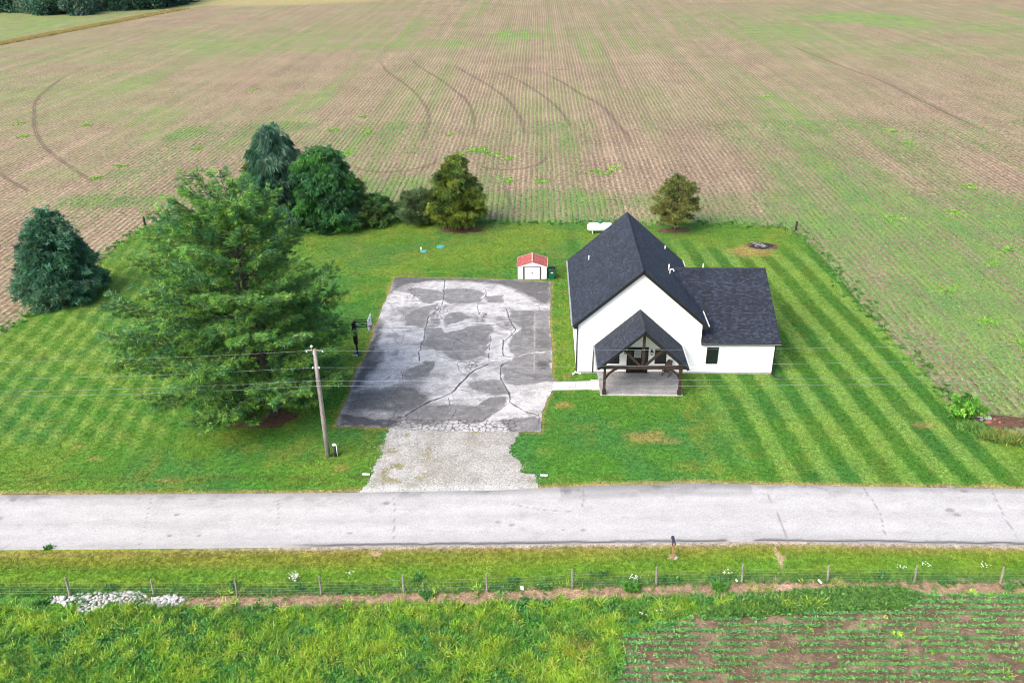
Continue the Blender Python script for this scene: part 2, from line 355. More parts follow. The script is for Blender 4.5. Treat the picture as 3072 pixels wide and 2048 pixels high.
def ribbon(name, pts, wd, parent, z=-.012):
    P = np.asarray(pts); T = np.linspace(0, len(P) - 1, (len(P) - 1) * 8 + 1)
    def cr(i):
        k = min(int(i), len(P) - 2); t = i - k; p0 = P[max(k - 1, 0)]; p1 = P[k]; p2 = P[k + 1]; p3 = P[min(k + 2, len(P) - 1)]
        return .5 * ((2 * p1) + (-p0 + p2) * t + (2 * p0 - 5 * p1 + 4 * p2 - p3) * t * t + (-p0 + 3 * p1 - 3 * p2 + p3) * t ** 3)
    C = np.array([cr(i) for i in T]); D = np.gradient(C, axis=0); D /= np.linalg.norm(D, axis=1)[:, None]; Nn = np.c_[-D[:, 1], D[:, 0]]
    off = np.array([-1, -.45, -.25, 0, .25, .45, 1.]) * wd; a = np.array([0, .55, .75, .3, .75, .55, 0])
    V = (C[:, None, :] + Nn[:, None, :] * off[None, :, None] * .62).reshape(-1, 2); n = len(C); k = len(off)
    fade = np.minimum(1, np.minimum(np.arange(n), np.arange(n)[::-1]) / 6); tk = (fade[:, None] * a[None, :]).ravel() * (.35 + 1.3 * fbm(V[:, 0] / 1.2, V[:, 1] / 1.2, 3))
    I = np.arange(n * k).reshape(n, k); F = np.stack([I[:-1, :-1], I[:-1, 1:], I[1:, 1:], I[1:, :-1]], -1).reshape(-1, 4)
    gm_, _ = green_map(V[:, 0], V[:, 1])
    return obj_np(name, np.c_[V, np.full(len(V), z)], F, M['field'], parent, {'green': gm_, 'straw': np.zeros(len(V)), 'dirx': np.zeros(len(V)), 'trk': np.clip(tk, 0, .9)})
k1 = lambda L: g2([(1000 + a / 1.344, 60 + b / 1.344) for a, b in L])
k2 = lambda L: g2([(a / 2.352, b / 2.352) for a, b in L])
k3 = lambda L: g2([(2000 + a / 1.2537, b / 1.2537) for a, b in L])
for L, wd in ((k1([(185, 160), (215, 205), (270, 245), (320, 285), (360, 330), (385, 380), (380, 430), (350, 520)]), .75), (k1([(310, 150), (350, 190), (430, 240), (490, 285), (540, 330), (565, 390), (568, 490)]), .75), (k1([(480, 180), (540, 215), (620, 260), (690, 310), (740, 370), (765, 430), (775, 490)]), .8),
              (k1([(660, 210), (740, 240), (830, 295), (900, 350), (940, 400), (965, 445)]), .7), (k1([(830, 205), (920, 250), (1000, 300), (1080, 345), (1130, 400), (1180, 460), (1215, 520)]), .85), (k1([(60, 570), (120, 605), (220, 612), (330, 600), (400, 580), (420, 555)]), .6), (k1([(560, 570), (620, 597), (720, 603), (800, 590), (850, 565), (855, 540)]), .6), (k1([(640, 185), (760, 195), (900, 200), (1030, 205)]), .6),
              (k2([(520, 505), (400, 580), (300, 660), (250, 720), (240, 820), (250, 920), (310, 1030), (400, 1110), (520, 1190), (620, 1260), (690, 1300)]), .8), (k2([(-60, 1180), (0, 1220), (60, 1270), (150, 1317), (230, 1370)]), .7), (k3([(440, 160), (560, 210), (700, 265), (820, 310), (1000, 400), (1344, 560)]), .7), (g2([(1512, 552), (1520, 575), (1528, 600), (1534, 622)]), .55)):
    ribbon('tyre_track', L, wd, field)

# ------------------------------------------------------------------ grids clipped to an outline
def patch(name, poly, res, z, colf, mat, edge=.12, es=1.0, zf=None, holes=(), **kw):
    poly = np.asarray(poly); x0, y0 = poly.min(0) - .3; x1, y1 = poly.max(0) + .3
    kx = np.arange(x0, x1 + res, res); ky = np.arange(y0, y1 + res, res); X, Y = np.meshgrid(kx, ky)
    jx = (fbm(X / es, Y / es, 6) - .5) * 2 * edge; jy = (fbm(X / es + 40, Y / es, 7) - .5) * 2 * edge
    ins = inpoly(X + jx, Y + jy, poly)
    for h in holes: ins &= ~inpoly(X, Y, h)
    I = np.arange(X.size).reshape(X.shape); f = ins[:-1, :-1] & ins[:-1, 1:] & ins[1:, 1:] & ins[1:, :-1]
    Q = np.stack([I[:-1, :-1][f], I[:-1, 1:][f], I[1:, 1:][f], I[1:, :-1][f]], -1)
    used = np.unique(Q); mp = np.full(X.size, -1); mp[used] = np.arange(len(used)); Q = mp[Q]
    Xf = X.ravel()[used]; Yf = Y.ravel()[used]; c = colf(Xf, Yf); Z = np.full(len(Xf), z)
    if isinstance(c, tuple): c, dz = c; Z = Z + dz
    if zf is not None: Z = Z + zf(Xf, Yf)
    return obj_np(name, np.c_[Xf, Yf, Z], Q, mat, cols={'Col': c}, smooth=True, kind='structure', **kw)

# mowing stripes
pa, pb = g(2742, 1458)[:2], g(2541, 1206)[:2]; SD = (pb - pa) / np.linalg.norm(pb - pa); SN = np.array([SD[1], -SD[0]])
MULCH_PIT = g(2285, 738)[:2]
TAN = [(1690, 1215, 1.0, .7, .55), (1940, 1310, 1.7, .8, .5), (2010, 1322, 1.0, .5, .4), (2250, 752, 3.2, 2.2, .6), (2770, 1275, .9, .5, .4), (950, 980, .8, 1.2, .2), (1700, 1130, .5, .5, .4), (1240, 820, 2, 1, .18), (240, 1340, .6, .3, .5), (280, 1376, .8, .3, .4), (500, 1440, 1.2, .25, .5), (1020, 1405, .9, .5, .4), (590, 668, 6, 1, .4), (1395, 690, 2.6, 1.5, .3)]
def lawn_col(X, Y):
    n = X.shape; C = np.empty(n + (3,)); C[...] = (.034, .118, .0135)
    a = fbm(X / 7, Y / 7, 0); C = mixc(C, (.070, .142, .017), .75 * sstep(.42, .72, a)); C = mixc(C, (.024, .102, .022), .7 * sstep(.45, .7, fbm(X / 5, Y / 5, 4)))
    C = mixc(C, (.090, .128, .020), .45 * sstep(.52, .75, fbm(X / 1.6, Y / 1.6, 2)))
    C = mixc(C, (.10, .14, .02), .35 * sstep(74, 92, Y) * (fbm(X / 4, Y / 2, 6)))
    wob = .5 * (fbm(X / 6, Y / 6, 1) - .5)
    # right-hand stripes
    uu = X * SN[0] + Y * SN[1] + wob; s = np.sin(2 * math.pi * uu / 2.55); s = sstep(-.35, .35, s)
    mk = sstep(13, 18, X + (Y - 46) * .28) * (1 - sstep(84, 93, Y)) * (1 - sstep(31, 34, X - (Y - 60) * .03)) * (.5 + .8 * fbm(X / 8, Y / 8, 3)); mk = np.clip(mk, 0, 1)
    C = mixc(C, (.100, .195, .036), .62 * mk * s); C = mixc(C, (.020, .078, .0085), .62 * mk * (1 - s))
    # left lattice
    ml = (1 - sstep(-30, -23, X)) * sstep(47, 51, Y) * (1 - sstep(84, 96, Y)); u1 = X + .12 * Y + wob; u2 = X * .54 + Y * .84 + wob
    s1 = sstep(-.2, .5, np.sin(2 * math.pi * u1 / 1.55)); s2 = sstep(-.1, .6, np.sin(2 * math.pi * u2 / 2.3))
    C = mixc(C, (.095, .185, .036), .36 * ml * s1); C = mixc(C, (.12, .21, .042), .42 * ml * s2 * (.35 + .65 * s1) * (.4 + 1.1 * fbm(X / 5, Y / 5, 2))); C = mixc(C, (.022, .085, .010), .38 * ml * (1 - s1) * (1 - .5 * s2))
    for (u, v, rx, ry, am) in TAN:
        p = g(u, v); d = np.hypot((X - p[0]) / rx, (Y - p[1]) / ry) + .9 * (fbm(X / .8, Y / .8, 5) - .5); C = mixc(C, (.19, .145, .055), am * (1 - sstep(.4, 1.1, d)))
    dl = np.minimum(pdist(X, Y, np.vstack([LOTP, LOTP[:1]])), 9); C = mixc(C, (.22, .17, .065), .5 * (1 - sstep(.05, .3, dl + .5 * (fbm(X / .7, Y / .7, 2) - .5))))
    dr = Y - rt(X); C = mixc(C, (.19, .165, .075), .75 * (1 - sstep(.05, .5, dr + .5 * (fbm(X / 1.2, Y / .6, 3) - .5))))
    # unmown ditch line left of the drive
    dd = np.abs(dr - 1.65) ; mk = (1 - sstep(.15, .45, dd)) * (X < -9.5); C = mixc(C, (.035, .07, .014), .55 * mk * (fbm(X / 1.1, Y / .6, 5) > .45))
    return C * (1.55, 1.24, 1.28)
lawn = patch('lawn', LAWNP, .26, .0, lawn_col, M['lawn'], .55, 2.2)

# ------------------------------------------------------------------ cracked asphalt parking area
DARK = [([(865, 600), (1010, 600), (1030, 640), (1150, 610), (1260, 575), (1420, 560), (1460, 600), (1430, 660), (1440, 700), (1400, 740), (1410, 780), (1370, 830), (1260, 870), (1150, 880), (1060, 865), (1040, 820), (1000, 800), (960, 800), (900, 760), (840, 740), (845, 690)], .118),
 ([(740, 260), (830, 250), (1010, 270), (1030, 250), (1290, 260), (1380, 300), (1360, 330), (1330, 365), (1200, 380), (1080, 380), (1000, 350), (900, 375), (820, 370), (790, 330), (740, 300)], .125),
 ([(680, 500), (720, 460), (800, 420), (900, 390), (950, 385), (960, 400), (880, 470), (870, 520), (860, 580), (680, 580)], .125), ([(1020, 500), (1080, 460), (1160, 450), (1220, 480), (1270, 500), (1160, 530), (1060, 560), (1030, 570)], .12), ([(890, 520), (960, 510), (1000, 530), (990, 570), (930, 580), (880, 570)], .125),
 ([(660, 1010), (720, 950), (800, 920), (850, 880), (950, 890), (960, 920), (910, 980), (880, 1020), (780, 1035), (660, 1035)], .11),
 ([(380, 1135), (700, 1090), (830, 1140), (900, 1190), (880, 1240), (820, 1280), (740, 1330), (560, 1320), (200, 1330), (160, 1290), (210, 1140)], .085),
 ([(700, 1330), (900, 1260), (1100, 1270), (1320, 1270), (1420, 1200), (1560, 1200), (1570, 1270), (1500, 1310), (1380, 1390), (1340, 1430), (1220, 1430), (1160, 1400), (1050, 1400), (900, 1440), (760, 1430), (690, 1380)], .105),
 ([(1530, 920), (1620, 880), (1640, 840), (1950, 800), (1970, 980), (1990, 1050), (1900, 1060), (1800, 1090), (1640, 1090), (1560, 1080), (1540, 1030), (1510, 980)], .125), ([(1230, 1070), (1320, 1040), (1500, 1040), (1550, 1090), (1590, 1180), (1450, 1190), (1310, 1150), (1250, 1110)], .12),
 ([(1610, 680), (1690, 600), (1960, 590), (1960, 790), (1820, 800), (1640, 840), (1600, 800), (1580, 740)], .12), ([(1590, 440), (1950, 440), (1950, 590), (1690, 590), (1640, 560), (1600, 500)], .125), ([(1390, 320), (1530, 310), (1540, 380), (1400, 370)], .13), ([(1480, 510), (1530, 500), (1550, 530), (1500, 540)], .13), ([(1540, 545), (1610, 545), (1600, 580), (1550, 580)], .12),
 ([(1520, 180), (1950, 190), (1950, 380), (1860, 380), (1720, 300), (1650, 270), (1600, 240), (1520, 220)], .075),
 ([(440, 500), (500, 560), (480, 640), (450, 720), (430, 800), (420, 860), (480, 880), (400, 1000), (330, 1060), (210, 1140), (70, 1450), (100, 1330), (200, 1100), (300, 880), (420, 600)], .058), ([(440, 790), (520, 790), (500, 850), (430, 900), (380, 860)], .08), ([(580, 640), (610, 640), (600, 720), (570, 700)], .16), ([(580, 790), (620, 790), (610, 830), (580, 830)], .15),
 ([(580, 130), (1950, 185), (1950, 235), (1500, 215), (1100, 185), (760, 200), (600, 260), (520, 330)], .065), ([(70, 1455), (130, 1320), (480, 1370), (640, 1390), (680, 1440), (540, 1470)], .05), ([(1500, 1390), (1870, 1370), (1870, 1500), (1600, 1500)], .11), ([(1800, 1000), (1990, 980), (1990, 1060), (1850, 1060)], .09), ([(1820, 880), (1960, 880), (1960, 940), (1830, 940)], .06), ([(1700, 440), (1800, 450), (1800, 660), (1700, 660)], .10), ([(1850, 610), (1950, 620), (1950, 780), (1850, 760)], .085)]
CRK = [([(470, 595), (700, 595), (900, 580), (1080, 580), (1190, 550), (1330, 560), (1470, 565), (1540, 590), (1620, 615)], .065), ([(1035, 180), (1020, 280), (1015, 350), (990, 420), (880, 500), (870, 570), (840, 700), (805, 800), (810, 880)], .055), ([(1400, 910), (1290, 960), (1200, 1040), (1150, 1100), (1090, 1160), (1030, 1190), (900, 1230), (820, 1280), (740, 1330), (690, 1360)], .085),
 ([(1560, 430), (1590, 500), (1620, 570), (1650, 600), (1620, 650), (1540, 710), (1530, 780), (1550, 840), (1610, 850)], .06), ([(1610, 850), (1700, 820), (1830, 795), (1950, 790)], .04), ([(1510, 670), (1540, 710)], .05), ([(1600, 870), (1520, 930), (1505, 1010), (1545, 1080), (1580, 1150), (1600, 1240), (1700, 1310), (1870, 1360)], .06), ([(960, 830), (1060, 870), (1150, 890), (1280, 880), (1360, 860), (1510, 865)], .035), ([(1140, 900), (1150, 960), (1200, 1000), (1240, 1000)], .035),
 ([(1130, 1120), (1250, 1150), (1400, 1180), (1550, 1195)], .035), ([(380, 1080), (520, 1045), (560, 1000)], .03), ([(720, 340), (800, 360), (900, 375)], .03), ([(740, 240), (730, 290), (790, 330)], .03), ([(1350, 240), (1390, 270), (1385, 320), (1320, 375), (1320, 450), (1350, 500)], .035), ([(1360, 550), (1400, 490), (1560, 440)], .035), ([(1440, 660), (1420, 760), (1415, 860)], .035), ([(1070, 1200), (1080, 1280), (1130, 1310), (1090, 1380)], .03), ([(1650, 600), (1750, 590), (1950, 595)], .035), ([(520, 320), (700, 315), (740, 300)], .03), ([(1600, 1240), (1520, 1300), (1400, 1360), (1330, 1430)], .03), ([(700, 1040), (660, 1035), (650, 960)], .025)]
DARKW = [(g2(c3(P)), t) for P, t in DARK]; CRKW = [(g2(c3(P)), wd) for P, wd in CRK]; SEAM = g2(c3([(1812, 470), (1810, 700), (1808, 980)]))
def vor_edges(X, Y, cell, s):
    xi = np.floor(X / cell).astype(int); yi = np.floor(Y / cell).astype(int); d1 = np.full(X.shape, 1e9); d2 = d1.copy()
    for i in (-1, 0, 1):
        for j in (-1, 0, 1):
            a = xi + i; b_ = yi + j; px_ = (a + _T[s][a & 255, b_ & 255]) * cell; py_ = (b_ + _T[s + 1][a & 255, b_ & 255]) * cell
            d = np.hypot(X - px_, Y - py_); d2 = np.where(d < d1, d1, np.minimum(d2, d)); d1 = np.minimum(d1, d)
    return d2 - d1
def lot_col(X, Y):
    jx = (fbm(X / .9, Y / .9, 1) - .5) * .75 + (fbm(X / .25, Y / .25, 3) - .5) * .22; jy = (fbm(X / .9, Y / .9, 2) - .5) * .75 + (fbm(X / .25, Y / .25, 4) - .5) * .22
    n = fbm(X / 1.4, Y / .7, 5); T = .355 + .14 * (n - .5) + .06 * (fbm(X / .3, Y / .3, 6) - .5)
    soft = fbm(X / 2.6, Y / 1.8, 0); T = T * (1 - .38 * sstep(.55, .75, soft)) * (1 - .20 * sstep(.50, .72, fbm(X / 1.1, Y / .6, 2))) * (1 + .35 * (fbm(X / .22, Y / .18, 3) - .5))
    for P, t in DARKW:
        rs = .32 if t < .1 else .07; wgt = sum(inpoly(X + jx + a_ * rs, Y + jy + b_ * rs, P).astype(float) for a_, b_ in ((0, 0), (1, .3), (-1, -.3), (.3, -1), (-.3, 1), (.5, .6), (-.5, -.6))) / 7
        T = lerp(T, (t * 1.28) * (1 + .4 * (n - .5) + .3 * (fbm(X / .35, Y / .35, 1) - .5)) + .05 * sstep(.62, .74, fbm(X / .8, Y / .35, 7)), wgt)
    T = np.where(pdist(X + jx * .1, Y, SEAM) < .07, .22, T)
    dz = np.zeros(len(X)); k = np.zeros(len(X))
    for P, wd in CRKW:
        d = pdist(X + jx * .38, Y + jy * .38, P); e = np.clip(1 - d / (wd * .95 * (.6 + .8 * fbm(X / .5, Y / .5, 2))), 0, 1); k = np.maximum(k, sstep(0, .45, e))
        T = T * (1 + .16 * np.exp(-(d / .28) ** 2))
    al = np.zeros(len(X), bool)
    for P in ([(680, 1385), (1080, 1390), (1640, 1395), (1640, 1505), (700, 1505)], [(930, 400), (1060, 390), (1070, 460), (1010, 520), (900, 500)], [(1270, 455), (1400, 450), (1390, 545), (1290, 545)], [(690, 250), (800, 240), (800, 340), (680, 350)], [(1190, 880), (1320, 880), (1300, 960), (1200, 950)], [(560, 1370), (720, 1350), (720, 1470), (560, 1440)]):
        al |= inpoly(X + jx, Y + jy, g2(c3(P)))
    e = vor_edges(X + jx * .2, Y * 1.0 + jy * .2, .42, 2); k = np.where(al, np.maximum(k, sstep(.075, .02, e) * .9), k)
    e = vor_edges(X + jx * .5, Y + jy * .5, 2.3, 4); k = np.maximum(k, np.where(fbm(X / 3, Y / 3, 6) > .47, sstep(.06, .012, e) * .6, 0))
    T = T * (1 - k) + .035 * k; C = np.stack([T * 1.06, T * 1.025, T * .985 + .002], -1)
    dk = sstep(.09, .05, T)[:, None]; C = C * (1 - dk * np.array([.08, .04, -.1]))
    return C, -.022 * k
lot = patch('parking_area', LOTP, .065, .035, lot_col, M['asphalt'], .10, .7)

# ------------------------------------------------------------------ gravel apron
def grav_col(X, Y):
    n = fbm(X / 1.8, Y / 1.8, 1); C = np.empty(X.shape + (3,)); C[...] = (.25, .238, .208); C = mixc(C, (.31, .302, .28), .8 * sstep(.48, .7, n))
    xc = -4.0; ed = sstep(3.2, 5.0, np.abs(X - xc)); C = mixc(C, (.36, .355, .34), .7 * ed * sstep(.3, .6, fbm(X / .8, Y / .8, 3)))
    C = mixc(C, (.16, .15, .055), .75 * sstep(.56, .68, fbm(X / .9, Y / .9, 5)) * sstep(2.2, 4.4, np.abs(X - xc)))
    C = mixc(C, (.40, .40, .385), .6 * (1 - sstep(.3, 1.0, Y - rt(X))))
    return C
gravel = patch('gravel_apron', GRAV, .10, .018, grav_col, M['gravel'], .5, .9)

# ------------------------------------------------------------------ road
rx = np.arange(-90, 90, .12); rv = np.linspace(0, 1, 49)
RX, RV = np.meshgrid(rx, rv); RY = lerp(rb(RX), rt(RX), RV); x_, y_, v_ = RX.ravel(), RY.ravel(), RV.ravel()
T = .325 + .05 * (fbm(x_ / 6, v_ * 14, 1) - .5) + .045 * (fbm(x_ / 1.6, v_ * 9, 2) - .5)
T += .022 * np.exp(-((v_ - .28) / .10) ** 2) + .03 * np.exp(-((v_ - .62) / .12) ** 2) - .05 * sstep(.12, .02, v_) - .075 * sstep(.86, .96, v_)
T -= .055 * np.where((x_ > 1.5) & (x_ < 14), sstep(.72, .86, v_ + .2 * (fbm(x_ / 3, v_ * 2, 3) - .5)), 0)
T -= .06 * sstep(.62, .72, fbm(x_ / 1.5, v_ * 6, 4)) * sstep(.7, .95, v_) + .03 * sstep(.64, .74, fbm(x_ / .8, v_ * 12, 7))
kk = np.zeros(len(x_))
for L, wd in (([(1180, 1490), (1184, 1560), (1180, 1636)], .03), ([(2298, 1462), (2330, 1540), (2368, 1632)], .03), ([(2590, 1462), (2640, 1540), (2664, 1625)], .035), ([(2975, 1470), (3020, 1560), (3060, 1628)], .035), ([(835, 1500), (830, 1600), (812, 1640)], .022), ([(1745, 1458), (1752, 1490), (1745, 1540)], .022), ([(410, 1660), (440, 1560), (460, 1480)], .018), ([(1530, 1512), (1580, 1522), (1640, 1532), (1740, 1536)], .03), ([(540, 1495), (640, 1500), (700, 1492)], .02)):
    P = g2(L); kk = np.maximum(kk, sstep(1, .3, pdist(x_ + .25 * (fbm(x_, y_, 3) - .5), y_ + .2 * (fbm(x_, y_, 5) - .5), P) / (wd * 1.5)) * .6)
for u, v, r in ((1493, 1566, .16), (1536, 1575, .14), (1750, 1590, .14), (1690, 1590, .09), (510, 1607, .14), (597, 1607, .11), (530, 1545, .14), (2890, 1473, .22), (2850, 1530, .25), (2870, 1545, .2), (40, 1500, .22), (0, 1556, .2), (1050, 1600, .12), (1700, 1470, .3), (1160, 1510, .2)):
    p = g(u, v); kk = np.maximum(kk, sstep(1.1, .5, np.hypot((x_ - p[0]) / (r * 1.5), (y_ - p[1]) / r) + .6 * (fbm(x_ * 4, y_ * 4, 1) - .5)) * .65)
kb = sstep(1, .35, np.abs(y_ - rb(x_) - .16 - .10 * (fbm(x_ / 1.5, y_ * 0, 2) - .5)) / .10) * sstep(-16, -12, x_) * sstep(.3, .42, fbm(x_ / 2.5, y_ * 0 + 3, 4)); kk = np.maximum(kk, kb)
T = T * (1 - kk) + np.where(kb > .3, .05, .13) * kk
I = np.arange(x_.size).reshape(RX.shape); Q = np.stack([I[:-1, :-1], I[:-1, 1:], I[1:, 1:], I[1:, :-1]], -1).reshape(-1, 4)
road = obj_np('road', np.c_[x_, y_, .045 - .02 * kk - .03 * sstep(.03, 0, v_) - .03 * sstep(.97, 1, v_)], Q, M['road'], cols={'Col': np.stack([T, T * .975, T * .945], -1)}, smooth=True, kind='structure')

# ------------------------------------------------------------------ verge, meadow and bean plot on the near side
BEANP = np.vstack([g2([(1800, 2130), (1850, 2030), (1870, 1960), (1850, 1915), (1930, 1880), (2080, 1850), (2300, 1835), (2550, 1812), (2680, 1792), (2850, 1778), (3072, 1785), (3200, 1790)]), [(60, 34.0), (60, 18), (2.5, 18)]])
def mead_col(X, Y):
    C = np.empty(X.shape + (3,)); C[...] = (.050, .135, .016); a = fbm(X / 2.2, Y / 2.2, 1)
    C = mixc(C, (.10, .185, .02), .8 * sstep(.45, .68, a)); C = mixc(C, (.03, .10, .022), .7 * sstep(.48, .68, fbm(X / 1.5, Y / 1.5, 3)))
    f = Y - yf(X)
    vg = sstep(.2, .7, f); C2 = np.empty_like(C); C2[...] = (.075, .150, .014); C2 = mixc(C2, (.055, .14, .014), .8 * sstep(.4, .65, fbm(X / 3, Y / 1.2, 2)))
    C2 = mixc(C2, (.125, .125, .022), .6 * sstep(1.6, 2.9, f) * (.4 + fbm(X / 2, Y / .8, 5)))
    C = lerp(C, C2, vg[..., None])
    d = np.abs(f + .35 + .35 * (fbm(X / 3, X * 0, 6) - .5)); st = (1 - sstep(.25, .85, d + .7 * (fbm(X / 1.0, Y / .6, 4) - .5))) * sstep(-26, -22, X)
    C = mixc(C, lerp(np.array([.15, .105, .07]), np.array([.21, .165, .11]), .5), .92 * st)
    e = rb(X) - Y; C = mixc(C, (.20, .19, .165), .8 * (1 - sstep(.18, .36, e + .2 * (fbm(X / .8, Y / .3, 2) - .5))) * sstep(-24, -10, X)); C = mixc(C, (.17, .14, .06), .6 * (1 - sstep(.3, .8, e + .3 * (fbm(X, Y * 2, 3) - .5))) * sstep(.2, .4, e))
    for (u, v, rx_, ry_) in ((2020, 1672, .35, .22), (2330, 1655, .18, .5), (2345, 1672, .3, .2), (2340, 1690, .12, .5), (2350, 1750, .9, .55), (2500, 1740, .5, .3), (1130, 1660, .5, .2)):
        p = g(u, v); dd = np.hypot((X - p[0]) / rx_, (Y - p[1]) / ry_) + .7 * (fbm(X / .4, Y / .4, 5) - .5); C = mixc(C, (.26, .20, .14), .85 * (1 - sstep(.6, 1.05, dd)))
    return C * (1.6, 1.35, 1.4)
meadow = patch('meadow', [(-62, 12)] + [(x, rb(x) + .3) for x in np.linspace(-62, 62, 80)] + [(62, 12)], .2, .0, mead_col, M['meadow'], .02, 2)
def bean_col(X, Y):
    C = np.empty(X.shape + (3,)); C[...] = (.115, .080, .050); C = mixc(C, (.20, .150, .096), .8 * sstep(.42, .66, fbm(X / 1.1, Y / .6, 2))); return mixc(C, (.09, .06, .045), .6 * sstep(.5, .7, fbm(X / .5, Y / .5, 4)))
beans_soil = patch('bean_plot', BEANP, .2, .012, bean_col, M['soil'], .5, 1.4)
# ================================================================== HOUSE
XL, XR, W, YB, ZR, ZE = HOUSE['xl'], HOUSE['xr'], HOUSE['W'], HOUSE['Yb'], HOUSE['zr'], HOUSE['ze']
XC = (XL + XR) / 2; OV = .30; OX = .354; PIT = (ZR - ZE) / (XC - XL + OX)
WX = 18.90; WRX = 19.205; WZE = 2.955; WRY = 66.984; WRZ = 6.406; WP = (WRZ - WZE) / (WRY - (W - OV))
PXL, PXR, PZR, PZE, PYF = 4.586, 11.438, 5.772, 2.634, 56.241; PXC = (PXL + PXR) / 2; PP = (PZR - PZE) / (PXC - PXL)
house = thing('house', 'white house with steep charcoal shingle roof, side wing and timber porch', 'house', (XC, W, 0))
RTH = .16
def zmain(x): return ZR - abs(x - XC) * PIT
def siding(name, axis_, fixed, a, b, z0, ztop, out, mat=M['white'], step=.19):
    """lap siding: each course leans out at its foot; ztop(p) gives the height limit along the wall"""
    mb = MB(); n = 1; z = z0; zmax = max(ztop(a + (b - a) * i / 40) for i in range(41))
    while z < zmax - 1e-3:
        z1 = min(z + step, zmax); ps = np.linspace(a, b, 201); ok0 = [p for p in ps if ztop(p) >= z + .001]; ok1 = [p for p in ps if ztop(p) >= z1 - 1e-3]
        if not ok0: break
        a0, b0 = ok0[0], ok0[-1]; a1, b1 = (ok1[0], ok1[-1]) if ok1 else ((a0 + b0) / 2 - .01, (a0 + b0) / 2 + .01)
        P = lambda p, o, zz: (p, fixed + out * o, zz) if axis_ == 'x' else (fixed + out * o, p, zz)
        mb.add([P(a0, .006, z), P(b0, .006, z), P(b1, .002, z1), P(a1, .002, z1), P(a0, .0, z), P(b0, .0, z)], [(0, 1, 2, 3), (4, 5, 1, 0)])
        z = z1
    return mb
wall_top = lambda x: zmain(x) - RTH * 1.2
# solid walls
mb = MB(); mb.prism([(XL, .18), (XR, .18), (XR, wall_top(XR)), (XC, wall_top(XC)), (XL, wall_top(XL))], 'y', W, YB)
mb.prism([(W + .004, .18), (YB + .45, .18), (YB + .45, WZE - .1), (WRY, WRZ - .22), (W + .004, WZE - .1)], 'x', XR - .5, WX)
wall = mb.build('wall', M['white'], house)
siding('siding', 'x', W, XL, XR, .18, wall_top, -1).build('siding', M['white'], wall)
siding('siding', 'x', W + .004, XR, WX, .18, lambda x: WZE - .10, -1).build('siding', M['white'], wall)
siding('siding', 'y', XL, W, YB, .18, lambda y: ZE - .05, -1).build('siding', M['white'], wall)
siding('siding', 'y', WX, W, YB + .4, .18, lambda y: min(WRZ - .22, WRZ - .22 - (abs(y - WRY) - 0) * WP), 1).build('siding', M['white'], wall)
mb = MB(); mb.box(XL + .03, XR - .02, W + .03, YB - .03, 0, .18); mb.box(XR - .4, WX - .03, W + .034, YB + .4, 0, .178); mb.build('foundation', M['found'], house)
# corner boards
for x, y in ((XL, W), (WX, W)):
    mb = MB(); mb.box(x - .03 if x == XL else x - .09, x + .09 if x == XL else x + .03, y - .022, y - .0005, .18, 2.8 if x == WX else 4.2); mb.build('corner_trim', M['white'], wall)

# ---- roofs
def slab(name, pts_top, th, mat, parent):
    P = np.array(pts_top, float); n = np.cross(P[1] - P[0], P[2] - P[0]); n /= np.linalg.norm(n); n = n if n[2] > 0 else -n
    V = np.vstack([P, P - n * th]); k = len(P)
    F = [tuple(range(k)), tuple(range(2 * k - 1, k - 1, -1))] + [(i, i + k, (i + 1) % k + k, (i + 1) % k) for i in range(k)]
    return obj_np(name, V, F, mat, parent)
SH = np.array([.0165, .0215, .0325])
def shingles(o, ud, vd, ul, vl, parent, keep=None, exp=.145, wd=.22):
    """courses of real, slightly uneven tabs on a roof plane: o eave corner, ud along the eave, vd up the slope"""
    o = np.array(o, float); ud = np.array(ud, float); vd = np.array(vd, float); n = np.cross(ud, vd); n = n / np.linalg.norm(n); n = n if n[2] > 0 else -n
    V = []; Cc = []; nr = int(math.ceil(vl / exp)); R = np.random.default_rng(int(ul * 1000) % 977)
    for r in range(nr):
        v0 = r * exp; v1 = min(v0 + exp * 1.12, vl); u = -R.random() * wd
        while u < ul:
            wq = wd * (.55 + .9 * R.random()); a = max(u + .006, 0); b_ = min(u + wq - .006, ul); u += wq
            if b_ - a < .03: continue
            cpt = o + ud * (a + b_) / 2 + vd * (v0 + v1) / 2
            if keep and not keep(cpt): continue
            h0 = .014 + .010 * R.random(); dv = -.012 * R.random()
            for (uu, vv, hh) in ((a, v0 + dv, h0), (b_, v0 + dv, h0), (b_, v1, .004), (a, v1, .004), (a, v0 + dv, .0), (b_, v0 + dv, .0)): V.append(o + ud * uu + vd * vv + n * hh)
            k = .62 + 1.35 * R.random() ** 2.2; Cc.extend([SH * k * (1, 1, 1 + .1 * (R.random() - .5))] * 6)
    V = np.array(V); b6 = np.arange(len(V) // 6)[:, None] * 6
    F = np.concatenate([b6 + [[0, 1, 2, 3]], b6 + [[4, 5, 1, 0]]])
    return obj_np('shingles', V, F, M['shingle'], parent, {'Col': np.array(Cc)}, kind='stuff')
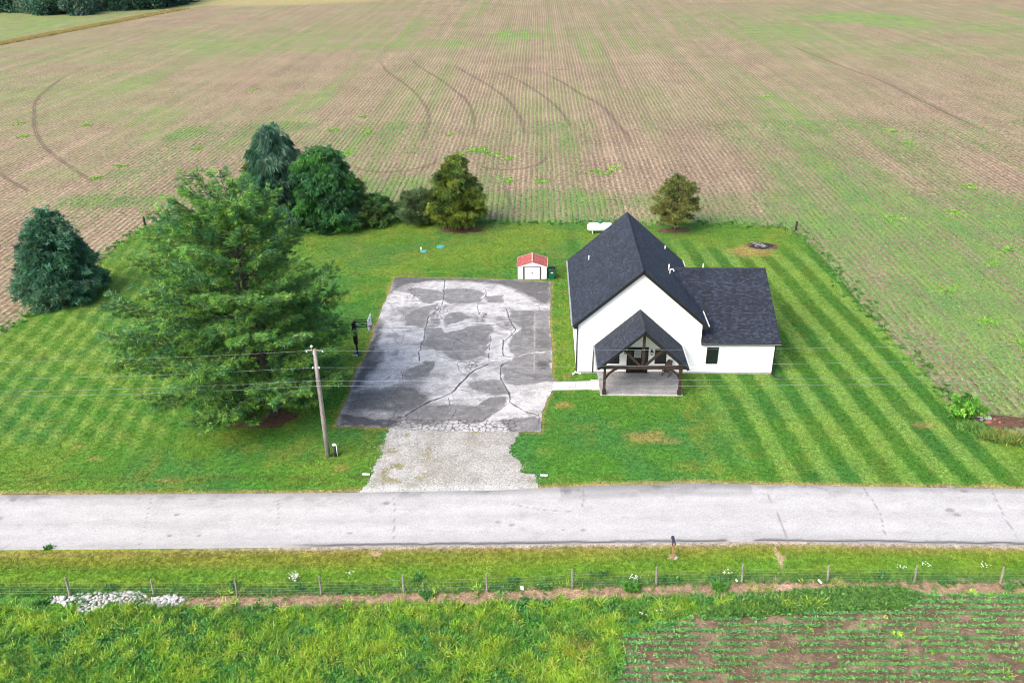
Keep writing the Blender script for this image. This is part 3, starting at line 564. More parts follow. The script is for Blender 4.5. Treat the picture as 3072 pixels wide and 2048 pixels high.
def ridge_caps(a, b, sl, parent):
    a = np.array(a, float); b = np.array(b, float); d = b - a; L = np.linalg.norm(d); d /= L; s_ = np.cross(d, (0, 0, 1)); s_ /= np.linalg.norm(s_); V = []; F = []; Cc = []; k = int(L / .2); R = np.random.default_rng(3)
    for i in range(k):
        p = a + d * (i * L / k); q = a + d * ((i + 1.15) * L / k) ; h0 = .035 + .01 * R.random(); w_ = .14; n = len(V); dz = w_ * sl
        for (c, h) in ((p, h0), (q if i < k - 1 else b, .012)):
            V += [c - s_ * w_ + np.array([0, 0, h - dz]), c + np.array([0, 0, h]), c + s_ * w_ + np.array([0, 0, h - dz])]
        F += [(n, n + 1, n + 4, n + 3), (n + 1, n + 2, n + 5, n + 4)]; Cc += [SH * (.9 + .6 * R.random())] * 6
    return obj_np('ridge_cap', np.array(V), F, M['shingle'], parent, {'Col': np.array(Cc)}, kind='stuff')
Y0, Y1 = W - OV, YB + .30; EL, ER = XL - OX, XR + OX
roof = slab('roof', [(EL, Y0, ZE), (XC, Y0, ZR), (XC, Y1, ZR), (EL, Y1, ZE)], RTH, M['black'], house)
rf2 = slab('roof', [(ER, Y0, ZE), (XC + .003, Y0, ZR), (XC + .003, Y1, ZR), (ER, Y1, ZE)], RTH, M['black'], house)
sl_ = math.hypot(1, PIT); VL = (XC - EL) * sl_
shingles((EL - .03, Y0 - .02, ZE - .03 * PIT), (0, 1, 0), (1 / sl_, 0, PIT / sl_), Y1 - Y0 + .04, VL + .03, roof)
shingles((ER + .03, Y0 - .02, ZE - .03 * PIT), (0, 1, 0), (-1 / sl_, 0, PIT / sl_), Y1 - Y0 + .041, VL + .03, rf2)
ridge_caps((XC, Y0 - .02, ZR + .01), (XC, Y1 + .02, ZR + .01), PIT, roof)
# wing
zw = lambda y: WRZ - abs(y - WRY) * WP
wf = slab('roof', [(XR + .004, Y0, WZE), (WRX, Y0, WZE), (WRX, WRY, WRZ), (11.2, WRY, WRZ), (XR + .004, W + (4.3 - WZE) / WP - OV, 4.3)], RTH, M['black'], house)
wb_ = slab('roof', [(XR + .004, WRY, WRZ - .003), (WRX, WRY, WRZ - .003), (WRX, 2 * WRY - Y0, WZE), (XR + .004, 2 * WRY - Y0, WZE)], RTH, M['black'], house)
slw = math.hypot(1, WP); WVL = (WRY - Y0) * slw
shingles((10.9, Y0 - .03, WZE - .03 * WP), (1, 0, 0), (0, 1 / slw, WP / slw), WRX - 10.9 + .02, WVL + .03, wf, keep=lambda p: (p[0] > XR + .1 if p[2] < ZE - .25 else p[2] > zmain(p[0]) - .22))
shingles((10.9, 2 * WRY - Y0 + .03, WZE - .03 * WP), (1, 0, 0), (0, -1 / slw, WP / slw), WRX - 10.9 + .021, WVL + .03, wb_, keep=lambda p: (p[0] > XR + .1 if p[2] < ZE - .25 else p[2] > zmain(p[0]) - .22))
ridge_caps((WRX + .02, WRY, WRZ + .01), (11.3, WRY, WRZ + .01), WP, wf)
# rake boards (black) on the front gable
for sgn, xe in ((1, EL), (-1, ER)):
    mb = MB(); a = np.array((xe + sgn * .0, Y0 - .025, ZE - .13)); b = np.array((XC, Y0 - .025, ZR - .13)); mb.beam(a, b, .045, .25, (0, 0, 1)); mb.build('rake_board', M['black'], house)
mb = MB(); mb.beam((WRX + .02, Y0, WZE - .12), (WRX + .02, WRY, WRZ - .12), .04, .22); mb.beam((WRX + .021, WRY, WRZ - .12), (WRX + .021, 2 * WRY - Y0, WZE - .12), .04, .22); mb.build('rake_board', M['black'], house)
# boxed eave returns at the gable feet
for a, b in ((EL + .02, XL + .02), (XR - .02, ER - .02)): mb = MB(); mb.box(a, b, Y0 + .01, W - .025, ZE - .32, ZE - .1); mb.build('eave_return', M['black'], house)
# soffit under wing eave
mb = MB(); mb.box(XR + .03, WRX - .02, Y0 + .02, W - .02, WZE - .24, WZE - .18); mb.build('soffit', M['black'], house)
# gutters: black trough, pale inside
def gutter(a, b, side, parent=house):
    a = np.array(a, float); b = np.array(b, float); d = (b - a) / np.linalg.norm(b - a); s_ = np.array(side, float); up = np.array([0, 0, 1.])
    mb = MB(); pr = [(0, 0), (0, -.11), (.06, -.12), (.11, -.09), (.13, -.005), (.115, -.005), (.10, -.075), (.012, -.10), (.012, 0)]
    V = [p + s_ * x + up * z for p in (a, b) for x, z in pr]; k = len(pr); mb.add(V, [tuple(range(k)), tuple(range(2 * k - 1, k - 1, -1))] + [(i, i + k, (i + 1) % k + k, (i + 1) % k) for i in range(k)])
    gt = mb.build('gutter', M['black'], parent)
    m2 = MB(); q = [(.014, -.098), (.098, -.073), (.1145, -.003), (.128, .001), (.130, -.02)]; V = [p + s_ * x + up * (z + .003) for p in (a, b) for x, z in q]; m2.add(V, [(i, i + 5, i + 6, i + 1) for i in range(4)]); m2.build('gutter_lining', M['gutterin'], gt)
    return gt
gutter((EL - .035, Y0, ZE - .03), (EL - .035, Y1, ZE - .03), (-1, 0, 0))
gutter((ER + .035, Y0, ZE - .03), (ER + .035, W + 2.6, ZE - .03), (1, 0, 0)); gutter((ER + .035, 72.2, ZE - .03), (ER + .035, Y1, ZE - .03), (1, 0, 0))
gutter((XR + .02, Y0 - .035, WZE - .02), (WRX + .02, Y0 - .035, WZE - .02), (0, -1, 0))
def spout(P, parent=house):
    mb = MB()
    for a, b in zip(P[:-1], P[1:]): mb.beam(a, b, .085, .065, (0, 1, .001) if abs(b[2] - a[2]) > .3 else (0, 0, 1))
    return mb.build('downspout', M['black'], parent)
spout([(XL + .0 - .02, W - .06, ZE - .3), (XL - .02, W - .06, .22)]); mb = MB(); mb.beam((XL - .02, W - .06, .2), (XL - .32, W - .35, .08), .12, .09); mb.beam((XL - .02, W - .06, .12), (XL + .35, W - .12, .06), .1, .08); mb.build('splash_elbow', M['whitepvc'], house)
spout([(WX - .02, W - .3, WZE - .12), (WX - .0, W - .06, WZE - .42), (WX - .0, W - .06, .2), (WX + .1, W - .5, .06)]); mb = MB(); mb.tube([(WX + .1, W - .5, .06), (WX + .5, W - .75, .05), (WX + .9, W - .85, .04)], .06, 8); mb.build('drain_hose', M['rubber'], house)
# spout lying on the wing roof from the main gutter
spout([(ER - .0, W + .45, zw(W + .45) + .09), (ER + .12, Y0 + .02, zw(Y0 + .02) + .09)])
spout([(PXL - .12, W - .045, PZE - .1), (PXL - .12, W - .045, .12)])
# ---- pipes on the roof
def pipe(u, v, side, h, r=.05, hook=False):
    p0 = (EL, Y0, ZE) if side == 'l' else (ER, Y0, ZE); n = (-PIT, 0, 1) if side == 'l' else (PIT, 0, 1)
    p = on_plane(u, v, p0, n); mb = MB(); a = p - [0, 0, .15]; b = p + [0, 0, h]
    if hook:
        P = [a, p + [0, 0, h * .7]] + [p + [.16 - .16 * math.cos(t), 0, h * .7 + .16 * math.sin(t)] for t in np.linspace(.4, math.pi, 6)] + [p + [.32, 0, h * .55]]
        mb.tube(P, r, 10)
    else: mb.tube([a, b], r, 10)
    o = mb.build('vent_pipe', M['whitepvc'], house, True); f = MB(); f.tube([p + [0, 0, -.03], p + [0, 0, .07]], [r * 2.6, r * 1.15], 10); f.build('pipe_flashing', M['rubber'], o); return o
pipe(1766, 781, 'l', .42, .055); pipe(1995, 748, 'r', .32, .055); pipe(2006, 813, 'r', .62, .05); pipe(2009, 823, 'r', .45, .05, True)
mb = MB(); p = np.array([14.1, WRY + .5, zw(WRY + .5)]); mb.tube([p - [0, 0, .1], p + [0, 0, .42]], .05, 10); mb.build('vent_pipe', M['whitepvc'], house, True)
# ---- windows and door
def window(x0, x1, z0, z1, y=W, split=True, parent=house):
    fr = MB(); t_ = .07; y0 = y - .05; y1 = y - .016
    fr.box(x0, x1, y0, y1, z1 - t_, z1); fr.box(x0, x1, y0, y1, z0, z0 + t_); fr.box(x0, x0 + t_, y0 + .001, y1, z0 + t_, z1 - t_); fr.box(x1 - t_, x1, y0 + .001, y1, z0 + t_, z1 - t_)
    if split: fr.box(x0 + t_, x1 - t_, y0 + .006, y1, (z0 + z1) / 2 - .03, (z0 + z1) / 2 + .03)
    o = fr.build('window', M['frame'], parent); zm = (z0 + z1) / 2
    for a, b in (((zm + .03, z1 - t_), (z0 + t_, zm - .03)) if split else ((z0 + t_, z1 - t_),)):
        m_ = MB(); m_.box(x0 + t_, x1 - t_, y - .03, y - .018, a, b); m_.build('pane', M['glass'], o)
    return o
window(13.52, 14.45, .96, 2.44)
pz = lambda v: aty(1913, v, W)[2]; pxx = lambda u, v=1075: aty(u, v, W)[0]
window(pxx(1964), pxx(1998), pz(1090), pz(1046)); window(pxx(1823.5), pxx(1857.5), pz(1090), pz(1046))
dx0, dx1 = pxx(1880), pxx(1944); dz0 = .17; dz1 = pz(1041)
fr = MB(); ya, yb_ = W - .07, W - .016
for a, b in ((dx0, dx0 + .09), (dx1 - .09, dx1), (dx0 + .36, dx0 + .44), (dx1 - .44, dx1 - .36)): fr.box(a, b, ya, yb_, dz0, dz1 - .1)
fr.box(dx0, dx1, ya - .004, yb_, dz1 - .1, dz1); fr.box(dx0 - .0, dx1 + .0, W - .16, W - .016, dz0 - .025, dz0 + .03)
dfr = fr.build('door_frame', M['frame'], house)
for a, b in ((dx0 + .09, dx0 + .36), (dx1 - .36, dx1 - .09)):
    m_ = MB(); m_.box(a, b, W - .035, W - .018, dz0 + .03, dz1 - .1); m_.build('sidelight', M['glass'], dfr)
d_ = MB(); da, db = dx0 + .44, dx1 - .44; d_.box(da, db, W - .05, W - .018, dz0 + .03, dz1 - .1); door = d_.build('door', M['door'], house)
for a, b, c, e in ((da + .1, db - .1, dz0 + .15, dz0 + .62), (da + .1, db - .1, dz0 + .72, dz0 + 1.2)):
    m_ = MB(); m_.box(a, b, W - .058, W - .0505, c, e); m_.build('door_panel', M['door'], door)
m_ = MB(); m_.box(da + .13, db - .13, W - .055, W - .0505, dz0 + 1.32, dz1 - .26); m_.build('door_lite', pbr('frosted_lite', (.32, .35, .36), .2), door)
m_ = MB(); m_.tube([(da + .09, W - .05, dz0 + 1.0), (da + .09, W - .12, dz0 + 1.0)], .03, 8); m_.build('door_handle', M['steel'], door); m_ = MB(); m_.tube([(da + .09, W - .05, dz0 + 1.14), (da + .09, W - .08, dz0 + 1.14)], .028, 8); m_.build('deadbolt', M['steel'], door)
# ---- house number, lantern, outlet
def text_mesh(s, size, name, mat, parent, loc, rx=math.pi / 2, ext=.008):
    cu = bpy.data.curves.new(name, 'FONT'); cu.body = s; cu.size = size; cu.extrude = ext; cu.align_x = 'CENTER'; cu.align_y = 'CENTER'
    to = bpy.data.objects.new(name, cu); COL.objects.link(to); bpy.context.view_layer.update()
    me = bpy.data.meshes.new_from_object(to.evaluated_get(bpy.context.evaluated_depsgraph_get())); bpy.data.objects.remove(to)
    me.transform(Matrix.Rotation(rx, 4, 'X')); me.materials.append(mat); o = bpy.data.objects.new(name, me); o.location = np.array(loc) - ORG.get(parent.name, 0); finish(o, parent); return o
p = aty(1875.5, 1059, W); text_mesh('33', .24, 'house_number', M['black'], house, (p[0], W - .028, p[2]))
p = aty(1955, 1053, W); lx, lz = p[0], p[2]
mb = MB(); mb.box(lx - .06, lx + .06, W - .03, W - .014, lz - .05, lz + .17); mb.beam((lx, W - .03, lz + .12), (lx, W - .17, lz + .16), .025, .025); mb.tube([(lx, W - .17, lz + .19), (lx, W - .17, lz + .03)], [.03, .11], 8); mb.box(lx - .085, lx + .085, W - .255, W - .085, lz - .25, lz - .225)
for sx in (-1, 1):
    for syy in (-1, 1): mb.beam((lx + sx * .075, W - .17 + syy * .075, lz + .03), (lx + sx * .075, W - .17 + syy * .075, lz - .23), .014, .014, (0, 1, 0))
lt = mb.build('wall_lantern', M['black'], house); mb = MB(); mb.box(lx - .065, lx + .065, W - .235, W - .105, lz - .22, lz + .03); mb.build('lantern_glass', M['lampglass'], lt)
mb = MB(); q = aty(1952, 1097, W); mb.box(q[0] - .05, q[0] + .05, W - .05, W - .014, q[2] - .07, q[2] + .07); mb.build('outlet_cover', M['steel'], house)
mb = MB(); q = aty(2292, 1113, W); mb.tube([(q[0], W, q[2]), (q[0], W - .1, q[2])], .03, 8); mb.build('hose_tap', M['steel'], house)

# ---- porch
rl = slab('porch_roof', [(PXL, PYF, PZE), (PXC, PYF, PZR), (PXC, W - .02, PZR), (PXL, W - .02, PZE)], .12, M['black'], house)
rr = slab('porch_roof', [(PXR, PYF, PZE), (PXC + .003, PYF, PZR), (PXC + .003, W - .02, PZR), (PXR, W - .02, PZE)], .12, M['black'], house)
slp = math.hypot(1, PP); PVL = (PXC - PXL) * slp
shingles((PXL - .03, PYF - .02, PZE - .03 * PP), (0, 1, 0), (1 / slp, 0, PP / slp), W - PYF, PVL + .03, rl); shingles((PXR + .03, PYF - .02, PZE - .03 * PP), (0, 1, 0), (-1 / slp, 0, PP / slp), W - PYF + .001, PVL + .03, rr)
ridge_caps((PXC, PYF - .02, PZR + .01), (PXC, W - .03, PZR + .01), PP, rl)
gutter((PXL - .035, PYF, PZE - .03), (PXL - .035, W - .05, PZE - .03), (-1, 0, 0)); gutter((PXR + .035, PYF, PZE - .03), (PXR + .035, W - .05, PZE - .03), (1, 0, 0))
for xe, sg in ((PXL, 1), (PXR, -1)):
    mb = MB(); mb.beam((xe, PYF - .02, PZE - .10), (PXC, PYF - .02, PZR - .10), .04, .2); mb.build('rake_board', M['black'], house)
YT = PYF + .42; PXa, PXb = 5.16, 10.96; zt = aty(1930, 1101.5, YT)[2]
for xp in (PXa, PXb):
    mb = MB(); mb.box(xp - .1, xp + .1, YT - .1, YT + .1, .15, zt + .02); po = mb.build('porch_post', M['timber'], house); mb = MB(); mb.box(xp - .15, xp + .15, YT - .15, YT + .15, .15, .48); mb.build('post_base', M['timber'], po)
mb = MB(); mb.beam((PXa - .35, YT - .002, zt), (PXb + .35, YT - .002, zt), .2, .24); mb.build('tie_beam', M['timber'], house)
for xe, sg in ((PXL, 1), (PXR, -1)):
    a = np.array((xe + sg * .1, YT, PZE - .26 + .1 * PP)); b = np.array((PXC, YT, PZR - .30)); mb = MB(); mb.beam(a, b, .2, .26); mb.build('rafter', M['timber'], house)
mb = MB(); mb.beam((PXC, YT - .004, zt + .1), (PXC, YT - .004, PZR - .32), .2, .2, (0, 1, 0)); mb.build('king_post', M['timber'], house)
for sg in (-1, 1):
    a = np.array((PXC + sg * .18, YT - .004, zt + .14)); b = np.array((PXC + sg * 1.50, YT - .004, PZR - .36 - 1.50 * PP)); mb = MB(); mb.beam(a, b, .17, .17); mb.build('strut', M['timber'], house)
def arc_brace(p, q, c, wd=.14):
    P = [(1 - t) ** 2 * np.array(p) + 2 * t * (1 - t) * np.array(c) + t * t * np.array(q) for t in np.linspace(0, 1, 6)]; mb = MB()
    for a, b in zip(P[:-1], P[1:]): mb.beam(a, b + (b - a) * .08, wd, .15, (0, 1, 0) if abs(q[1] - p[1]) < .1 else (1, 0, 0))
    mb.build('knee_brace', M['timber'], house)
for xp, sg in ((PXa, 1), (PXb, -1)):
    arc_brace((xp + sg * .08, YT, zt - .95), (xp + sg * .95, YT, zt - .1), (xp + sg * .38, YT, zt - .34))
    arc_brace((xp, YT + .08, zt - .95), (xp, YT + .95, zt - .1), (xp, YT + .38, zt - .34))
    mb = MB(); mb.beam((xp, YT + .1, zt - .003), (xp, W - .03, zt - .003), .19, .22); mb.build('side_beam', M['timber'], house)
mb = MB(); mb.beam((PXC, PYF + .08, PZR - .28), (PXC, W - .03, PZR - .28), .14, .2); mb.build('ridge_beam', M['timber'], house)

# ---- patio and walk
patio = thing('patio', 'grey stamped concrete patio slab under the porch, scored into panels', 'patio', (8, 58.4, 0))
px0, px1, py0, py1 = 4.88, 11.25, 56.63, W - .03
mb = MB(); mb.box(px0, px1, py0, py1, -.02, .128); mb.build('base_slab', M['walk'], patio)
gx = [px0, px0 + 2.24, px0 + 4.02, px1]; gy = [py0, py0 + 1.72, py1]
for i in range(3):
    for j in range(2):
        a = .008; zt_ = .150 + .002 * ((i + j) % 2); mb = MB(); mb.box(gx[i] + a, gx[i + 1] - a, gy[j] + a + (.012 if j == 0 else 0), gy[j + 1] - a, .1285, zt_); mb.build('slab', M['concrete'], patio)
walk = thing('walkway', 'narrow pale concrete walkway between the asphalt and the patio', 'walkway', (3.2, 58, 0))
wa = g2([(1659, 1146), (1792, 1142), (1800, 1166), (1656, 1169)], .06)
for i in range(4):
    f0, f1 = i / 4, (i + 1) / 4; e = .006 / 3.5; T0 = lerp(wa[0], wa[1], f0 + e); T1 = lerp(wa[0], wa[1], f1 - e); B0 = lerp(wa[3], wa[2], f0 + e); B1 = lerp(wa[3], wa[2], f1 - e)
    T1 = np.minimum(T1, [px0 - .01, 99]); B1 = np.minimum(B1, [px0 - .01, 99]); mb = MB(); mb.prism([tuple(B0), tuple(B1), tuple(T1), tuple(T0)], 'z', -.03, .072 + .002 * (i % 2)); mb.build('slab', M['walk'], walk)
mb = MB(); mb.box(px0 - .62, px0 - .005, 57.45, 58.95, -.03, .10); mb.build('step', M['walk'], walk)

# ---- rocking chair on the patio
def rocking_chair(loc, rz):
    o = thing('rocking_chair', 'weathered brown slatted rocking chair on the porch patio', 'chair', loc); R = Matrix.Rotation(rz, 3, 'Z')
    def bm(name, parts, mat=M['chair']):
        mb = MB()
        for a, b, wd, ht, up in parts: mb.beam(np.array(R @ Vector(a)) + loc, np.array(R @ Vector(b)) + loc, wd, ht, tuple(R @ Vector(up)))
        return mb.build(name, mat, o)
    Z = (0, 0, 1); Yv = (0, 1, 0)
    for sx in (-.28, .28):
        P = [(sx, -.5, .10), (sx, -.3, .035), (sx, 0, .015), (sx, .3, .045), (sx, .55, .14)]
        bm('rocker', [(a, b, .035, .045, Z) for a, b in zip(P[:-1], P[1:])])
        bm('leg', [((sx, -.26, .05), (sx, -.24, .60), .045, .045, Yv)]); bm('leg', [((sx, .22, .05), (sx, .20, .42), .045, .045, Yv)])
        bm('armrest', [((sx, -.34, .62), (sx, .30, .60), .09, .03, Z)])
        bm('back_post', [((sx * .9, .20, .40), (sx * .9, .46, 1.12), .045, .05, Yv)])
    for k in range(5): bm('seat_slat', [((-.27, -.24 + k * .1, .42 - k * .012), (.27, -.24 + k * .1, .42 - k * .012), .085, .022, Z)])
    for k in range(7): x = -.21 + k * .07; bm('back_slat', [((x, .215, .43), (x, .45, 1.08), .058, .018, (0, .3, -.1))])
    bm('top_rail', [((-.27, .465, 1.12), (.27, .465, 1.12), .035, .10, Z)])
    return o
cp = g(1999, 1124, .155); rocking_chair((cp[0], cp[1], .154), math.radians(-28))
# ================================================================== OTHER THINGS
# ---- shed
def shed():
    a, b = g(1553, 836)[:2], g(1640, 839)[:2]; x0, x1, y0 = a[0], b[0], (a[1] + b[1]) / 2; xm = (x0 + x1) / 2; hw = 1.42; hp = 1.92; dp = 2.35; y1 = y0 + dp
    o = thing('garden_shed', 'small white metal shed with faded red ribbed roof behind the asphalt', 'shed', (xm, y0, 0))
    mb = MB(); mb.prism([(x0 + .02, .0), (x1 - .02, .0), (x1 - .02, hw), (xm, hp - .04), (x0 + .02, hw)], 'y', y0 + .02, y1 - .02); wl = mb.build('wall', M['shedwhite'], o)
    n = 16
    for i in range(n):
        u0 = x0 + (x1 - x0) * i / n; u1 = x0 + (x1 - x0) * (i + 1) / n
        if u0 > x0 + .55 and u1 < x1 - .55: continue
        mb = MB(); mb.box(u0 + .02, u1 - .02, y0 - .004, y0 + .021, .04, hw - .02); mb.build('wall_panel', M['shedwhite'], wl)
    for i in range(12):
        v0 = y0 + dp * i / 12; mb = MB(); mb.box(x1 - .021, x1 + .004, v0 + .02, v0 + dp / 12 - .02, .04, hw - .02); mb.build('wall_panel', M['shedwhite'], wl)
    mb = MB(); mb.box(x0 - .01, x1 + .01, y0 - .012, y0 - .005, hw - .03, hw + .02); mb.build('eave_trim', M['shedwhite'], o)
    for sg, xe in ((1, x0 - .07), (-1, x1 + .07)):
        ze = hw - .02; r = slab('roof', [(xe, y0 - .06, ze), (xm + (.003 if sg < 0 else 0), y0 - .06, hp), (xm + (.003 if sg < 0 else 0), y1 + .06, hp), (xe, y1 + .06, ze)], .03, M['red'], o)
        for k in range(9):
            yk = y0 + .1 + k * (dp - .2) / 8; mb = MB(); mb.beam((xe, yk, ze + .012), (xm, yk, hp + .012), .06, .03); mb.build('roof_rib', M['red'], r)
        mb = MB(); mb.beam((xe - sg * .004, y0 - .07, ze - .005), (xe - sg * .004, y1 + .07, ze - .005), .04, .07); mb.beam((xe, y1 + .065, ze), (xm, y1 + .065, hp), .03, .06); mb.build('roof_trim', M['redtrim'], r)
    mb = MB(); mb.beam((xm, y0 - .07, hp + .025), (xm, y1 + .07, hp + .025), .11, .04); mb.build('ridge_strip', M['redtrim'], o)
    da, db, dh = x0 + .62, x1 - .62, hw - .05
    mb = MB(); mb.box(da - .05, da + .1, y0 - .03, y0 + .01, .02, dh); mb.box(db - .1, db + .05, y0 - .03, y0 + .01, .02, dh); mb.box(da + .1, db - .1, y0 - .031, y0 + .01, dh - .04, dh + .01); mb.build('door_frame', M['brown'], o)
    for i, (u0, u1) in enumerate(((da + .1, xm - .008), (xm + .008, db - .1))):
        mb = MB(); mb.box(u0, u1, y0 - .02, y0 + .005, .03, dh - .04); d = mb.build('door', M['shedwhite'], o)
        for k in range(3): q = u0 + (u1 - u0) * (k + .5) / 3; m2 = MB(); m2.box(q - .12, q + .12, y0 - .026, y0 - .0205, .08, dh - .1); m2.build('door_panel', M['shedwhite'], d)
        m2 = MB(); q = xm + (-.05 if i == 0 else .05); m2.box(q - .02, q + .02, y0 - .06, y0 - .0265, .62, .76); m2.build('door_handle', M['black'], d)
shed()
# ---- wheelie bin
def bin_():
    p = g(1654, 838); x, y = p[0] + .05, p[1] + .25; o = thing('wheeled_bin', 'green wheeled bin with teal lid propped open on black bags beside the shed', 'bin', (x, y, 0))
    mb = MB(); fr = lambda z, wx, wy: [(x - wx, y - wy, z), (x + wx, y - wy, z), (x + wx, y + wy, z), (x - wx, y + wy, z)]
    V = fr(.03, .24, .27) + fr(.95, .31, .36) + fr(.95, .275, .325) + fr(.5, .25, .29); mb.add(V, [(3, 2, 1, 0)] + [(i, (i + 1) % 4, (i + 1) % 4 + 4, i + 4) for i in range(4)] + [(i + 4, (i + 1) % 4 + 4, (i + 1) % 4 + 8, i + 8) for i in range(4)] + [(i + 8, (i + 1) % 4 + 8, (i + 1) % 4 + 12, i + 12) for i in range(4)] + [(12, 13, 14, 15)]); mb.build('body', M['bingreen'], o)
    mb = MB(); mb.box(x - .34, x + .34, y - .39, y - .345, .9, .955); mb.box(x - .34, x - .30, y - .345, y + .37, .9, .957); mb.box(x + .30, x + .34, y - .345, y + .37, .9, .957); mb.build('rim', M['bingreen'], o)
    a = math.radians(34); c, s = math.cos(a), math.sin(a); hy, hz = y + .38, .99
    V = []
    for (xx, yy, zz) in ((-.34, 0, 0), (.34, 0, 0), (.33, -.76, .0), (-.33, -.76, .0), (-.30, -.05, .07), (.30, -.05, .07), (.29, -.70, .07), (-.29, -.70, .07)): V.append((x + xx, hy + yy * c - zz * s, hz - yy * s + zz * c))
    mb = MB(); mb.add(V, [(3, 2, 1, 0), (4, 5, 6, 7)] + [(i, (i + 1) % 4, (i + 1) % 4 + 4, i + 4) for i in range(4)]); mb.build('lid', M['binlid'], o)
    for sx in (-1, 1): mb = MB(); mb.tube([(x + sx * .27, y + .28, .12), (x + sx * .33, y + .28, .12)], .12, 14); mb.build('wheel', M['rubber'], o)
    mb = MB(); mb.tube([(x - .27, y + .42, .98), (x + .27, y + .42, .98)], .02, 8); mb.build('handle', M['bingreen'], o)
    mb = MB(); q = .35; mb.add([(x - .12, y - .349, .70), (x + .12, y - .349, .70), (x + .12, y - .361, .82), (x - .12, y - .361, .82)], [(0, 1, 2, 3)]); mb.build('sticker', M['label'], o)
    rr = random.Random(4)
    for i, (bx, by, bz, r) in enumerate(((-.12, -.12, 1.0, .2), (.13, -.1, .98, .19), (.0, .12, 1.06, .22), (.05, -.22, .97, .12))):
        V = []; F = []; n1, n2 = 7, 10
        for i1 in range(n1 + 1):
            th = math.pi * i1 / n1
            for j in range(n2): ph = 2 * math.pi * j / n2; q = r * (1 + .16 * (rr.random() - .5)); V.append((x + bx + q * math.sin(th) * math.cos(ph), y + by + q * math.sin(th) * math.sin(ph), bz + q * .8 * math.cos(th)))
        for i1 in range(n1):
            for j in range(n2): F.append((i1 * n2 + j, i1 * n2 + (j + 1) % n2, (i1 + 1) * n2 + (j + 1) % n2, (i1 + 1) * n2 + j))
        obj_np('refuse_bag', V, F, M['bag'], None, None, True, label=['knotted black refuse bag at the left in the open green bin', 'black refuse bag at the right in the open green bin', 'largest black refuse bag under the lid of the green bin', 'smallest black refuse bag at the front rim of the green bin'][i], cat='bag', group='bags in the green bin')
bin_()
# ---- basketball hoop
def hoop():
    p = g(1073, 1062); x, y = p[0], p[1]; o = thing('basketball_hoop', 'black padded basketball hoop leaning over the left edge of the asphalt', 'basketball hoop', (x, y, 0))
    top = np.array((x - .05, y + .0, 3.25)); mb = MB(); mb.beam((x, y, .04), top, .13, .13, (0, 1, 0)); mb.build('pole', M['black'], o)
    mb = MB(); mb.beam((x - .02, y, 1.15), (x - .05, y, 3.05), .34, .36, (0, 1, 0)); mb.beam((x + .0, y, 1.0), (x - .02, y, 1.16), .28, .3, (0, 1, 0)); mb.build('pole_pad', M['pad'], o)
    mb = MB(); mb.tube([(x, y, 0), (x, y, .07)], [.38, .34], 16); mb.build('base_flange', M['pad'], o); mb = MB(); mb.box(x - .38, x + .1, y - .4, y - .33, .0, .10); mb.build('base_bracket', M['steel'], o)
    bx = x + 1.28; by = y; zb = 2.55
    # backboard faces +x, over the asphalt
    mb = MB(); hw_, hz0, hz1 = .68, 2.52, 3.50; mb.box(bx - .02, bx + .0, by - hw_, by + hw_, hz0, hz1); bb = mb.build('backboard', pbr('backboard_acrylic', (.55, .60, .60), .15, spec=.6), o)
    mb = MB()
    for a in (-1, 1): mb.box(bx - .035, bx + .012, by + a * hw_ - .03, by + a * hw_ + .03, hz0 - .03, hz1 + .03)
    mb.box(bx - .034, bx + .011, by - hw_ + .03, by + hw_ - .03, hz1 - .03, hz1 + .03); mb.box(bx - .034, bx + .011, by - hw_ + .03, by + hw_ - .03, hz0 - .03, hz0 + .03); mb.build('backboard_frame', M['whitepvc'], bb)
    mb = MB(); z0, z1 = 2.78, 3.18
    for a in (-1, 1): mb.box(bx + .001, bx + .006, by + a * .28 - .025, by + a * .28 + .025, z0, z1)
    mb.box(bx + .001, bx + .0065, by - .3, by + .3, z1 - .05, z1); mb.box(bx + .001, bx + .0065, by - .3, by + .3, z0, z0 + .05); mb.build('target_square', M['black'], bb)
    mb = MB(); mb.box(bx - .04, bx + .015, by - hw_ - .02, by + hw_ + .02, hz0 - .10, hz0 - .031); mb.build('edge_pad', M['pad'], bb)
    for zz0, zz1, dy in ((3.15, 3.2, .16), (2.65, 2.7, .16)):
        for a in (-1, 1): mb = MB(); mb.beam((x - .04, by + a * .10, zz0), (bx - .03, by + a * dy * 1.6, zz1), .05, .06); mb.build('arm', M['black'], o)
    mb = MB(); mb.beam((x, by, 3.1), (bx - .05, by, 2.68), .04, .05); mb.build('arm', M['black'], o)
    mb = MB(); mb.tube([(x - .3, by + .05, 2.85), (x - .34, by + .05, 2.4), (x - .3, by + .05, 1.7), (x - .12, by + .05, 1.45)], .02, 6); mb.tube([(x - .3, by + .05, 2.85), (x - .1, by + .05, 3.0)], .02, 6); mb.build('height_lever', M['black'], o)
    mb = MB(); mb.tube([(x - .05, y, 3.25), (x - .05, y, 3.3)], .08, 10); mb.build('pole_cap', M['orange'], o)
    cz = 2.68; cx = bx + .40; C = [(cx + .23 * math.cos(t), by + .23 * math.sin(t), cz) for t in np.linspace(0, 2 * math.pi, 21)]
    mb = MB(); mb.tube(C, .018, 6, False); mb.box(bx, bx + .18, by - .09, by + .09, cz - .06, cz + .02); rim = mb.build('rim', M['orange'], o)
    mb = MB()
    for k in range(12):
        t = 2 * math.pi * k / 12
        for sg in (-1, 1):
            P = [(cx + r * math.cos(t + sg * q), by + r * math.sin(t + sg * q), cz - zz) for r, q, zz in ((.23, 0, 0), (.185, .26, .14), (.15, .52, .27), (.135, .78, .42))]; mb.tube(P, .008, 4, False)
    mb.build('net', M['net'], rim)
hoop()
